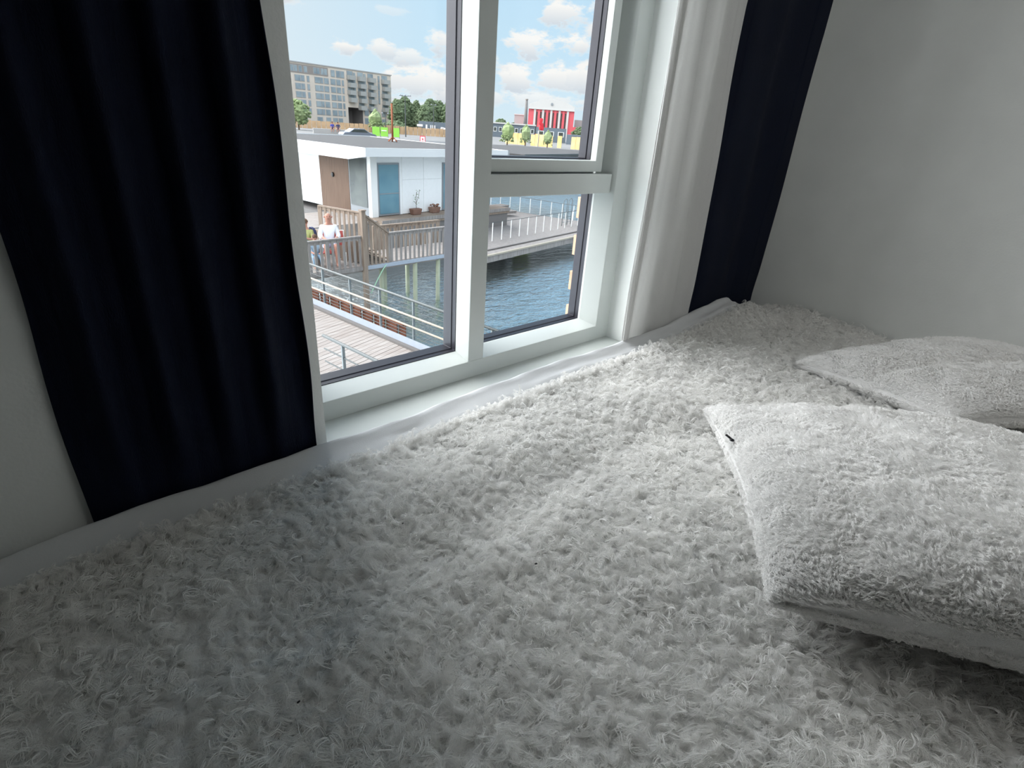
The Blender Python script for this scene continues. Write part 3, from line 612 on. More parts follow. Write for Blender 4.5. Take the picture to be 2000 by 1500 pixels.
w = hbox(.36, 1.75, -.01, .07, -4.38, -1.95).build('window_casing', 'frame_grey', pav); g = hbox(.45, 1.66, -.03, .0, -4.3, -2.03).build('pane', 'teal_glass', w); MB().bar(hp(.45, -.035, -3.35), hp(1.66, -.035, -3.35), .03, .04).build('glazing_bar', 'frame_grey', w)
w = hbox(4.78, 6.1, -.01, .07, -4.38, -1.95).build('window_casing', 'frame_grey', pav); hbox(4.86, 6.02, -.03, .0, -4.3, -2.03).build('pane', 'teal_glass', w)
w = hbox(-.02, .06, .25, 1.75, -4.4, -1.7).build('window_casing', 'frame_grey', pav); hbox(-.04, .0, .32, 1.68, -4.0, -1.78).build('pane', 'dark_glass', w)
hbox(-.03, .05, 1.76, 4.28, -4.4, -1.62).build('timber_panel', 'door_wood', pav)
MB().ball(hp(-.06, 3.1, -2.75), .12, 8, 6, (.5, 1, 1)).build('wall_light', 'black', pav)
hbox(-1.0, 9.2, -1.0, 12, -1.60, -1.30).build('roof_slab', 'fascia', pav)
hbox(-.9, 9.1, -.9, 11.9, -1.3, -1.27).build('roof_felt', 'roof', pav)
b = MB(); p0, p1, p2, p3 = hp(-1.02, -1.02, 0), hp(-1.02, .4, 0), hp(-1.02, 13, 0), hp(-.95, 13, 0)
A_ = [np.array(hp(-1.02, c, z)) for c, z in ((-1.02, -1.24), (-1.02, -1.60), (.3, -1.80), (13, -1.86), (13, -1.24))]; B_ = [v+np.array([hd[0]*.1, hd[1]*.1, 0]) for v in A_]
b.add(A_+B_, [(0, 1, 2, 3, 4), (9, 8, 7, 6, 5)]+[(i, i+5, (i+1) % 5+5, (i+1) % 5) for i in range(5)]); b.build('side_fascia', 'fascia', pav)
hbox(-1.02, 9.25, -1.03, -.93, -1.60, -1.24).build('front_fascia', 'fascia', pav); hbox(9.1, 9.25, -1.03, 12, -1.60, -1.24).build('end_fascia', 'fascia', pav)
hbox(-1.0, 9.2, 11.9, 12, -1.3, -1.22).build('rear_edging', 'fascia', pav)
b = MB()
for i in range(9): hbox(-.3, 9.5, -1.1+i*.14, -.975+i*.14, -4.46, -4.42, b)
hbox(-.3, 9.5, -1.08, .1, -4.7, -4.47, b); b.build('terrace_deck', 'brown_wood', pav)
hbox(-.28, 9.4, -1.0, 11.5, -6.5, -4.72).build('dark_reflection_hull', 'gate_shade', pav)  # dark block added under the terrace to darken the water's reflection
hbox(-.3, 9.5, -1.13, -1.10, -4.58, -4.40).build('terrace_edge', 'old_wood', pav)
b = MB()
for i in range(14): hbox(-8, -.35, -.8+i*.25, -.57+i*.25, -4.48, -4.44, b)
b.build('shore_deck', 'deck', kind='structure')
def planter(label, a, plant):
    t = thing('planter', hp(a, -.3, -4.42), label, 'planter', 'brown planters on the pavilion terrace')
    b = MB(); lo = [np.array(hp(a+x, -.3+y, -4.42)) for x, y in ((-.26, -.13), (.26, -.13), (.26, .13), (-.26, .13))]; hi = [v+np.array([0, 0, .3]) for v in (np.array(hp(a+x*1.15, -.3+y*1.2, -4.42)) for x, y in ((-.28, -.15), (.28, -.15), (.28, .15), (-.28, .15)))]
    b.add(lo+hi, [(3, 2, 1, 0), (4, 5, 6, 7), (0, 1, 5, 4), (1, 2, 6, 5), (2, 3, 7, 6), (3, 0, 4, 7)]); b.build('pot', 'terracotta', t, bevel=.03)
    b = MB()
    if plant:
        top = np.array(hp(a+.05, -.3, -4.15)); b.tube([top, top+[-.02, 0, .45], top+[.03, 0, .85]], .014, 5); b.tube([top+[0, 0, .3], top+[.14, 0, .62], top+[.2, 0, .95]], .01, 5); b.tube([top+[0, 0, .25], top+[-.16, 0, .4]], .01, 5)
        b.build('stems', 'bark', t); b = MB()
        for i in range(16): b.ball(top+np.array([random.uniform(-.16, .22), random.uniform(-.05, .05), random.uniform(.2, .98)]), .025, 5, 4, (1, .5, .7))
        b.build('leaves', 'green', t)
    else:
        for i in range(14): b.ball(np.array(hp(a, -.3, -4.1))+[random.uniform(-.25, .25), random.uniform(-.1, .1), random.uniform(-.02, .12)], .07, 6, 4, (1, 1, .7), .2)
        b.build('leaves', 'terracotta', t)
planter('brown planter with a thin bare-stemmed sapling on the pavilion terrace', 2.55, True); planter('brown planter with low reddish growth, nearest the window post', 3.9, False)

# ---- second roof behind the first
t = thing('pavilion', (30, 26, E-4.4), 'second pavilion farther off, only its dark flat roof showing above the transom', 'pavilion')
MB().prism([(29, 31), (41, 35), (39, 41), (27, 37)], E-4.6, E-1.84).build('wall', 'render', t)
MB().prism([(27, 28.2), (43, 33.4), (40, 43), (24, 38)], E-1.84, E-1.62).build('roof_slab', 'roof', t); MB().bar((27, 28.2, E-1.66), (43, 33.4, E-1.66), .08, .12).build('roof_edge', 'tube', t)

# ---- jetty with white railings
J = [G(930, 504, -5.4), G(1175, 450, -5.4)]; Jb = [G(1175, 437, -5.4), G(1058, 420, -5.4), G(1011, 412, -5.4), G(930, 398, -5.4)]
poly = [v[:2] for v in J+Jb]
MB().prism(poly, E-5.75, E-5.44).build('jetty_float', 'old_wood', kind='structure')
b = MB(); a0, a1 = J[0][:2], J[1][:2]; jd = unit(a1-a0); jn = np.array([-jd[1], jd[0]])
L_ = np.linalg.norm(a1-a0); lb = Jb
import itertools
def inside_len(s_):
    """how far the jetty reaches back at distance s_ along its front"""
    base = a0+jd*s_; best = 0
    for k in range(len(Jb)-1):
        p_, q_ = Jb[k][:2], Jb[k+1][:2]; Mx = np.array([[jn[0], -(q_-p_)[0]], [jn[1], -(q_-p_)[1]]])
        if abs(np.linalg.det(Mx)) < 1e-6: continue
        r_ = np.linalg.solve(Mx, p_-base)
        if -.02 <= r_[1] <= 1.02: best = max(best, r_[0])
    return best
s_ = .0
while s_ < L_:
    w = inside_len(s_); 
    if w > .2: c0 = a0+jd*s_; c1 = c0+jn*w; b.bar((*c0, E-5.42), (*c1, E-5.42), .17, .04)
    s_ += .19
b.build('jetty_deck', 'deck', kind='structure')
MB().bar((*(a0-jn*.02), E-5.41), (*(a1-jn*.02), E-5.41), .12, .07).build('jetty_edge', 'cream', kind='structure')
MB().bar((*(a0+jn*.75), E-5.395), (*(a1+jn*.75), E-5.395), .10, .03).build('jetty_kerb', 'kerb_beam', kind='structure')
def white_rail(label, p, q, h, n):
    t = thing('white_railing', (*lerp(p[:2], q[:2], .5), E-5.4), label, 'railing', 'white post railings on the jetty')
    MB().tube([(*p[:2], E-5.4+h), (*q[:2], E-5.4+h)], .014, 6).build('top_rail', 'tube', t)
    for i in range(n):
        c = lerp(p[:2], q[:2], i/(n-1)); MB().tube([(*c, E-5.42), (*c, E-5.4+h)], .026, 6).build('post', 'white_metal', t)
white_rail('white post railing along the front of the jetty', G(942, 474, -5.4), G(1128, 440, -5.4), .92, 13)
white_rail('white post railing at the far edge of the jetty, against the blue water', Jb[3]+[.2, -.4, 0], Jb[0]+[-.6, 0, 0], .95, 12)
for i, (pa, pb) in enumerate([((940, 409), (993, 404)), ((940, 420), (1008, 415))]):
    p, q = G(*pa, -5.2), G(*pb, -5.2); t = thing('slatted_bench', (*lerp(p[:2], q[:2], .5), E-5.4), ['low grey bench on the jetty, the farther of two', 'low grey bench on the jetty, the nearer of two'][i], 'bench', 'low benches on the jetty')
    b = MB(); dd = unit((q-p)[:2]); nn = np.array([-dd[1], dd[0]])
    for k in range(5): b.bar((*(p[:2]+nn*.16*k), E-5.1), (*(q[:2]+nn*.16*k), E-5.1), .14, .05)
    b.build('seat', 'old_wood', t); MB().bar((*p[:2], E-5.19), (*q[:2], E-5.19), .05, .12).build('front_board', 'old_wood', t)
t = thing('swimming_ladder', G(1103, 441, -5.4), 'steel swimming ladder with two round hoops on the jetty', 'ladder')
c = G(1097, 441, -5.4)
for k in range(2):
    o_ = c[:2]+jd*.62*k; pts = [(*o_, E-5.4)]+[(o_[0]+jd[0]*.22*(1-math.cos(a)), o_[1]+jd[1]*.22*(1-math.cos(a)), E-4.05+.25*math.sin(a)) for a in np.linspace(0, math.pi, 9)]+[(o_[0]+jd[0]*.44, o_[1]+jd[1]*.44, E-5.4)]
    MB().tube(pts, .024, 6).build('hoop', 'steel', t, smooth=True)
for z in (-5.2, -4.9, -4.6): MB().tube([(*c[:2], E+z), (*(c[:2]+jd*1.06), E+z)], .016, 6).build('rung', 'steel', t)
tag(MB().ball(G(1018, 492, -6.22), .35, 9, 6, (2.2, .8, .3), .2).build('seaweed_clump', 'moss'), 'yellow-green clump of seaweed floating at the jetty edge', 'seaweed')

# ---- far quay
MB().prism([(-60, 80), (10, 66), (52, 56), (110, 20), (260, 20), (260, 330), (-160, 330)], WZ-.3, GZ).build('quay_ground', 'ground', kind='structure')
MB().prism([(-20, 92), (30, 80), (64, 68), (95, 45), (99, 49), (68, 74), (33, 87), (-20, 99)], GZ, GZ+.02).build('quay_road', 'asphalt', kind='structure')
def on_az(az, dist, z=GZ): a = math.radians(az); return np.array([math.sin(a)*dist, math.cos(a)*dist, z])
def fence(label, p, q, h, m, gaps=()):
    t = thing('board_fence', (p+q)/2, label, 'fence', 'low board fences on the far quay'); n = int(np.linalg.norm(q-p)/.9); b = MB()
    for i in range(n):
        if any(g0 < i/n < g1 for g0, g1 in gaps): continue
        hh = h*random.uniform(.93, 1.04); b.bar(lerp(p, q, (i+.04)/n)+[0, 0, hh/2], lerp(p, q, (i+.96)/n)+[0, 0, hh/2], .08, hh)
    b.build('boards', m, t)
fence('long low orange board fence in front of the sandy apartment block', on_az(21, 128), on_az(37.5, 128), 1.55, 'fence')
fence('yellow board fence below the red building, broken by gaps', on_az(41.8, 112), on_az(50, 104), 2.0, 'yellow_fence', ((.24, .27), (.56, .62), (.68, .74)))
# apartment block
AL, AR = on_az(21.0, 168), on_az(31.04, 190); ad = unit((AR-AL)[:2]); an = np.array([-ad[1], ad[0]]); AW = np.linalg.norm((AR-AL)[:2]); AH = 17.2-2.9+.0; AH = 190*.0606+2.9
ap = lambda s, o, z: (AL[0]+ad[0]*s+an[0]*o, AL[1]+ad[1]*s+an[1]*o, GZ+z)
def abox(s0, s1, z0, z1, o0, o1, B=None): return (B or MB()).prism([ap(s0, o0, 0)[:2], ap(s1, o0, 0)[:2], ap(s1, o1, 0)[:2], ap(s0, o1, 0)[:2]], GZ+z0, GZ+z1)
apt = thing('apartment_block', ap(AW/2, 6, 0), 'seven-storey sandy brick apartment block with rows of balconies', 'apartment building')
def s_px(px):
    """position along the facade of that column of the photograph"""
    d = ray(px, 180); Mx = np.array([[ad[0], -d[0]], [ad[1], -d[1]]]); return float(np.linalg.solve(Mx, -AL[:2])[0])
sg0, sg1 = s_px(678), s_px(707)
abox(0, sg0, 0, AH, 0, 13).build('wall', 'apart', apt); abox(sg1, AW, 0, AH, 0, 13).build('wall', 'apart', apt); abox(sg0, sg1, 5.0, AH, 0, 13).build('wall', 'apart', apt)
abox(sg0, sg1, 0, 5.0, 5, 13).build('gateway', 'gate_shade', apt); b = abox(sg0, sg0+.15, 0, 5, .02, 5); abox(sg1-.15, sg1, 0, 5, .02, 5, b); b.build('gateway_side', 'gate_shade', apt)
abox(0, s_px(643), AH-2.35, AH-.3, -.08, .0).build('top_storey_band', 'apart_dark', apt); abox(-.2, AW+.2, AH, AH+.25, -.2, 13.2).build('parapet', 'concrete', apt)
rows = 6; fh = (AH-2.9)/rows
def awin(px, w, z0, h):
    s0 = s_px(px); f = abox(s0-w/2-.12, s0+w/2+.12, z0-.1, z0+h+.1, -.1, .05).build('window_casing', 'concrete', apt); abox(s0-w/2, s0+w/2, z0, z0+h, -.14, -.04).build('pane', 'apart_win', f)
for px, w in ((583, 1.5), (592.5, .9), (603, .55), (621, 1.5), (629, .7), (638, 1.3), (651.5, 1.4), (662, 1.2), (670.5, .5)):
    for r_ in range(rows):
        if r_ == 0 and w < .8: continue
        awin(px+(.6*r_/5 if px < 640 else 0), w, .7+fh*r_, fh*.66 if r_ else 1.2)
for px in (567, 574, 581, 590, 600, 618, 624, 632, 638): awin(px, .8, AH-2.0, 1.3)
for px in (652, 662, 670): awin(px, 1.1, AH-2.2, 1.5)
for px in (714, 725, 748): awin(px, 1.4, .6, 1.8); awin(px, 1.4, 3.2, 1.8)
for c_, (px, w) in enumerate(((684.5, 2.2), (704.5, 2.2), (724, 2.2), (751, 2.4))):
    for r_ in range(5 if c_ else 4):
        z0 = AH-2.35-r_*fh*.97; s0 = s_px(px+(1.2 if r_ % 2 else 0)); 
        if c_ == 0 and z0 < 5: continue
        awin(px+(1.2 if r_ % 2 else 0), w*.8, z0+.25, 1.75)
        f = abox(s0-w/2, s0+w/2, z0-.15, z0+.05, -1.4, 0).build('balcony', 'balcony', apt); b = abox(s0-w/2, s0+w/2, z0+.05, z0+1.0, -1.4, -1.35); abox(s0-w/2, s0-w/2+.06, z0, z0+1.0, -1.4, 0, b); abox(s0+w/2-.06, s0+w/2, z0, z0+1.0, -1.4, 0, b); b.build('balustrade', 'balcony', f)
for px in (693, 713, 740):
    for r_ in range(4): awin(px, .5, AH-2.2-r_*fh*.97, 1.6)
# red hall with curved gable
RA, RB = on_az(43.86, 262), on_az(48.2, 262); rd = unit((RB-RA)[:2]); rn = np.array([-rd[1], rd[0]]); RW = np.linalg.norm((RB-RA)[:2]); RH = 262*.030+2.9
rp = lambda s, o: (RA[0]+rd[0]*s+rn[0]*o, RA[1]+rd[1]*s+rn[1]*o)
def rbox(s0, s1, z0, z1, o0, o1, B=None): return (B or MB()).prism([rp(s0, o0), rp(s1, o0), rp(s1, o1), rp(s0, o1)], GZ+z0, GZ+z1)
red = thing('red_hall', (*rp(RW/2, 10), GZ), 'red hall with pale vertical ribs and a white curved gable', 'building')
rbox(0, RW, 0, RH, .3, 22).build('wall', 'red_wall', red); 
for k, f in enumerate(np.linspace(.14, .86, 9)):
    rbox(RW*f-.45, RW*f+.45, 0, RH-.3, -.05, .35).build('rib', 'pale_stone' if k % 2 == 0 else 'red_wall', red)
for f in np.linspace(.185, .815, 8): g = rbox(RW*f-.28, RW*f+.28, .8, RH-1.2, .18, .4).build('tall_window', 'dark_glass', red)
n = 24; P0 = [(RW*(.01+.98*i/n), RH+1.5+2.55*math.sin(math.pi*i/n)) for i in range(n+1)]; b = MB(); vs = []
for o_ in (-.25, 22): vs += [(*rp(s_, o_), GZ+z) for s_, z in P0]+[(*rp(RW*.99, o_), GZ+RH), (*rp(RW*.01, o_), GZ+RH)]
m_ = n+3; b.add(vs, [tuple(range(m_))[::-1], tuple(range(m_, 2*m_))]+[(i, (i+1) % m_, m_+(i+1) % m_, m_+i) for i in range(m_)]); b.build('curved_gable', 'pale_stone', red)
rbox(-.3, RW+.3, RH-.25, RH+.15, -.4, .1).build('cornice', 'pale_stone', red); MB().tube([(*rp(RW/2, -.25), GZ+RH+2.0), (*rp(RW/2, -.45), GZ+RH+2.0)], .55, 14).build('gable_clock', 'frame_grey', red)
rbox(RW, RW+3.4, 0, RH*.42, .2, 10).build('side_wing', 'red_wall', red)
def block(label, az0, az1, dist, h, m, depth=10, nwin=0, name='far_building', roof=None):
    a, c = on_az(az0, dist), on_az(az1, dist); d = unit((c-a)[:2]); n_ = np.array([-d[1], d[0]]); w = np.linalg.norm((c-a)[:2])
    t = thing(name, (a+c)/2, label, 'building'); q = lambda s_, o_: a[:2]+d*s_+n_*o_
    MB().prism([q(0, 0), q(w, 0), q(w, depth), q(0, depth)], GZ, GZ+h).build('wall', m, t)
    if roof: MB().prism([q(-.2, -.3), q(w+.2, -.3), q(w+.2, depth), q(-.2, depth)], GZ+h, GZ+h+.35).build('roof', roof, t)
    for i in range(nwin):
        s_ = w*(i+.5)/nwin; f = MB().prism([q(s_-w/nwin*.3, -.08), q(s_+w/nwin*.3, -.08), q(s_+w/nwin*.3, .05), q(s_-w/nwin*.3, .05)], GZ+h*.4, GZ+h*.75).build('window_casing', 'white_metal', t)
        MB().prism([q(s_-w/nwin*.22, -.14), q(s_+w/nwin*.22, -.14), q(s_+w/nwin*.22, 0), q(s_-w/nwin*.22, 0)], GZ+h*.45, GZ+h*.72).build('pane', 'dark_glass', f)
    return t
block('grey concrete block standing left of the red hall', 42.55, 43.75, 275, 8.0, 'concrete', roof='pale_stone')
block('grey block right of the red hall', 48.3, 49.4, 275, 7.6, 'concrete')
block('pale block at the edge of the window metal, right of the red hall', 49.45, 50.6, 285, 6.5, 'pale_stone', nwin=4)
block('long low dark office row left of the red hall', 40.0, 44.6, 172, 3.5, 'container', nwin=9, roof='pale_stone')
block('low blue-grey container office in front of the red hall', 44.7, 47.6, 150, 3.3, 'container', nwin=3)
block('lower blue-grey container right of the others', 47.7, 50.3, 140, 2.1, 'container')
t = block('blue-grey container by the trees with white shapes painted on its side', 33.5, 37.2, 150, 2.75, 'container', name='container_office')
cA, cB = on_az(33.5, 149.8), on_az(37.2, 149.8)
for f, kind_ in ((.03, 0), (.23, 1), (.31, 2), (.36, 2), (.41, 2), (.62, 3), (.66, 3)):
    p = lerp(cA, cB, f)+[0, 0, 1.5]; d3 = np.append(unit((cB-cA)[:2]), 0); b = MB()
    if kind_ == 0: b.bar(p-d3*.7+[0, 0, .3], p+d3*.7+[0, 0, .3], .1, .5).bar(p-d3*.3-[0, 0, .5], p+d3*.4-[0, 0, .5], .1, .7)
    elif kind_ == 1: b.bar(p-d3*.5, p-d3*.1, .1, 1.1).bar(p-d3*.1-[0, 0, .4], p+d3*.4-[0, 0, .4], .1, .3)
    elif kind_ == 2: b.bar(p-d3*.12, p+d3*.12, .1, 1.0).bar(p-d3*.1-[0, 0, .4], p+d3*.45-[0, 0, .4], .1, .25)
    else: b.bar(p-d3*.6, p+d3*.2-[0, 0, .2], .1, .5)
    b.build('painted_letter', 'sign_white', t)
o_ = thing('chimney', on_az(43.6, 240), 'tall thin dark chimney left of the red hall', 'chimney'); a = on_az(43.62, 240)
MB().tube([a, a+[0, 0, 12.9]], 1.0, 12, .45).build('shaft', 'gate_shade', o_, smooth=True); MB().tube([a+[0, 0, 12.9], a+[0, 0, 13.2]], .6, 12).build('rim', 'apart_dark', o_)
# trees
def tree(label, az, dist, h, w, m, conical=0., trunk=.2, group='trees on the far quay', name='tree', nleaf=340, ls=1.):
    p = on_az(az, dist); t = thing(name, p, label, 'tree', group); MB().tube([p, p+[0, 0, h*.5]], h*.02+.05, 6, h*.01+.02).build('trunk', 'bark', t)
    b = MB(); b.ball(p+[0, 0, h*(.5+trunk/2)], h*(1-trunk)*.42, 9, 7, (w/h/(1-trunk)*.95, w/h/(1-trunk)*.95, 1), .15)
    for i in range(nleaf):
        z = random.random(); r_ = w/2*((1-z)**.8 if conical else math.sin(math.pi*min(1, z*.9+.08))**.6)*random.uniform(.65, 1.05); a = random.uniform(0, 6.3)
        b.ball(p+np.array([math.cos(a)*r_, math.sin(a)*r_, h*(trunk+(1-trunk)*z)]), w*.055*random.uniform(.6, 1.4)*ls, 5, 4, (1, 1, .8), .3)
    b.build('crown', m, t)
TR = [(31.6, 7.2, 4.6), (32.25, 8.4, 4.6), (33.0, 7.0, 4), (33.3, 8.6, 3.2), (34.1, 6.3, 4.6), (34.6, 8.3, 5), (35.3, 8.6, 4.8), (35.9, 7.8, 4.6), (36.6, 8.2, 5), (37.4, 7.8, 5)]
ORD = ['first', 'second', 'third', 'fourth', 'fifth', 'sixth', 'seventh', 'eighth', 'ninth', 'tenth', 'eleventh', 'twelfth']
for i, (az, h, w) in enumerate(TR): tree(('tall' if h > 7.5 else 'lower')+' dark green tree, '+ORD[sorted(v[0] for v in TR).index(az)]+' in the row counted from the apartment block', az, 172+(i % 4)*13, h*1.0+.4, w*1.15, 'tree', group='row of dark trees', trunk=.02, ls=1.3)
tree('light green round tree at the left end of the apartment block', 22.75, 113, 4.7, 4.3, 'tree_light', nleaf=260)
tree('small pointed tree before the gateway of the apartment block', 29.55, 125, 4.3, 3.4, 'tree_light', 1., nleaf=220)
tree('low bush at the right corner of the apartment block', 31.3, 132, 2.4, 5.5, 'tree', nleaf=200, trunk=.05)
for i, (az, h, w, d_) in enumerate(((42.0, 3.5, 2.5, 95), (43.75, 3.4, 1.9, 97), (45.9, 2.8, 1.7, 99))): tree(['pale young tree before the yellow fence, leftmost in the right pane', 'slim young tree below the dark chimney', 'thin young tree in front of the red hall'][i], az, d_, h, w, 'tree_light', 1., nleaf=170)
tree('dark distant treetop above the low office row', 41.3, 250, 5.6, 6, 'tree', nleaf=160); tree('distant dark treetop left of the grey block', 42.5, 250, 4.6, 3.4, 'tree', nleaf=120); tree('dark tree right of the red hall', 49.0, 200, 4.2, 6, 'tree', nleaf=160)
# lamp posts, flag, people, car, banners, sign
def lamp_post(label, az, dist, h, arms):
    p = on_az(az, dist); t = thing('lamp_post', p, label, 'lamp post'); MB().tube([p, p+[0, 0, h]], .11, 8, .06).build('pole', 'tube', t)
    for k in range(arms):
        a = 2*math.pi*k/arms+.4; e = p+np.array([math.cos(a)*.9, math.sin(a)*.9, h-.1]); MB().tube([p+[0, 0, h-.25], e], .04, 5).build('arm', 'tube', t); MB().ball(e, .22, 7, 5, (1, 1, .5)).build('lamp_head', 'frame_grey', t)
lamp_post('tall lamp post with several heads in front of the tree row', 32.28, 110, 6.8, 5)
lamp_post('slim two-armed mast among the trees near the window post', 34.9, 140, 6.4, 2)
lamp_post('thin pole between the two corner trees of the apartment block', 30.45, 120, 3.8, 2)
p = on_az(45.0, 100); t = thing('flagpole', p, 'dark pole with a bundled red flag in front of the red hall', 'flag'); MB().tube([p, p+[0, 0, 4.3]], .07, 6).build('pole', 'frame_grey', t)
b = MB()
for i in range(9): b.ball(p+np.array([random.uniform(-.3, .35)+.25, -.2, 3.5+random.uniform(-.6, .7)]), .3, 7, 5, (1, .5, 1.2), .2)
b.build('red_flag', 'flag_red', t)
for i, az in enumerate((29.55, 30.3, 31.35)):
    p = on_az(az, 84); t = thing('banner', p, ['lime green banner on the left of the rusty pole', 'lime green banner with a white line, middle of three', 'lime green banner right of the rusty pole'][i], 'banner', 'lime green banners on the quay')
    a = math.radians(az); dr = np.array([math.cos(a), -math.sin(a), 0]); b = MB()
    b.bar(p-dr*.5+[0, 0, 1.15], p+dr*.5+[0, 0, 1.15], .06, 1.15); b.build('cloth', 'lime', t)
    for s_ in (-.5, .5): MB().tube([p+dr*s_, p+dr*s_+[0, 0, 1.75]], .03, 5).build('pole', 'tube', t)
    if i == 1: MB().bar(p-dr*.4+[0, -.05, 1.3], p+dr*.3+[0, -.05, 1.3], .06, .12).build('white_stripe', 'sign_white', t)
p = hp(0, 0, 0); c = G(767, 277, -1.27)
t = thing('roof_mast', c, 'rusty orange mast on a splayed foot standing on the pavilion roof', 'mast'); c = np.array([c[0], c[1], E-1.27])
MB().tube([c, c+[0, 0, 2.05]], .06, 10).build('shaft', 'orange_pole', t, smooth=True)
for a in (0.3, 1.87, 3.44, 5.0): MB().bar(c+[math.cos(a)*.34, math.sin(a)*.34, .03], c+[0, 0, .28], .05, .05).build('foot', 'orange_pole', t)
for a in (1.2, 4.4): MB().ball(c+[math.cos(a)*.2, math.sin(a)*.2-.1, .08], .07, 7, 5).build('foot_weight', 'white_metal', t)
c = on_az(33.87, 60, E-1.5); t = thing('warning_sign', (c[0], c[1], GZ), 'small white warning sign with a red border and red hand mark', 'sign'); a = math.radians(33.87); dr = np.array([math.cos(a), -math.sin(a), 0]); fr = np.array([math.sin(a), math.cos(a), 0])
cc = np.array([c[0], c[1], E-1.72]); MB().bar(cc-dr*.27, cc+dr*.27, .04, .68).build('border', 'sign_red', t); MB().bar(cc-dr*.2-fr*.03, cc+dr*.2-fr*.03, .03, .52).build('panel', 'sign_white', t)
MB().ball(cc-fr*.06+[0, 0, .04], .09, 8, 6, (1, .4, 1)).bar(cc-dr*.1-fr*.06-[0, 0, .14], cc+dr*.1-fr*.06-[0, 0, .14], .02, .05).build('hand_mark', 'sign_red', t); MB().tube([(c[0], c[1], GZ), tuple(cc+fr*.04)], .03, 6).build('pole', 'tube', t)
# car
def car(label, c, d2, m):
    t = thing('car', c, label, 'car'); d3 = np.append(unit(d2), 0); s3 = np.array([-d3[1], d3[0], 0]); prof = [(-2.25, .3), (-2.3, .75), (-2.1, .95), (-1.5, 1.02), (-.85, 1.42), (.55, 1.45), (1.25, 1.02), (2.05, .85), (2.25, .6), (2.25, .3)]
    def shape(pf, w, b=None, up=0):
        b = b or MB(); vs = [c+d3*x+s3*w+[0, 0, z+up] for x, z in pf]+[c+d3*x-s3*w+[0, 0, z+up] for x, z in pf]; k = len(pf)
        return b.add(vs, [tuple(range(k)), tuple(range(k, 2*k))[::-1]]+[(i, i+k, (i+1) % k+k, (i+1) % k) for i in range(k)])
    shape(prof, .88).build('body', m, t, bevel=.06); shape([(-1.3, 1.03), (-.8, 1.36), (.5, 1.38), (1.05, 1.03)], .9).build('side_windows', 'dark_glass', t)
    for x in (-1.4, 1.4):
        for w in (-.85, .85): q = c+d3*x+s3*w+[0, 0, .32]; MB().tube([q-s3*.1, q+s3*.1], .32, 14).build('wheel', 'tyre', t)
car('silver grey car driving on the road behind the pavilion roof', on_az(27.9, 79), (.95, -.1), 'car')

# ---- people
def figure(name, label, c, parts, face=(0, -1), group=None):
    """parts: list of (name, material, joints, edges); joints (x side, y forward, z up, r) in the figure's own frame"""
    t = thing(name, c, label, 'person', group); f = unit(face); f3 = np.array([f[0], f[1], 0]); s3 = np.array([-f[1], f[0], 0])
    out = {}
    for nm, m, jo, ed, lv in parts:
        vs = [np.array(c)+s3*j[0]+f3*j[1]+np.array([0, 0, j[2]]) for j in jo]
        me = bpy.data.meshes.new(nm); me.from_pydata([tuple(v) for v in vs], ed, []); o = bpy.data.objects.new(nm, me); COL.objects.link(o); me.materials.append(M[m])
        o.parent = t; o.matrix_parent_inverse = Matrix.Translation(t.location).inverted()
        o.modifiers.new('skin', 'SKIN'); sv = me.skin_vertices[0].data
        for i, j in enumerate(jo): r_ = j[3]; sv[i].radius = r_ if isinstance(r_, tuple) else (r_, r_)
        sv[0].use_root = True; s = o.modifiers.new('sub', 'SUBSURF'); s.levels = s.render_levels = lv
        out[nm] = o
    return t
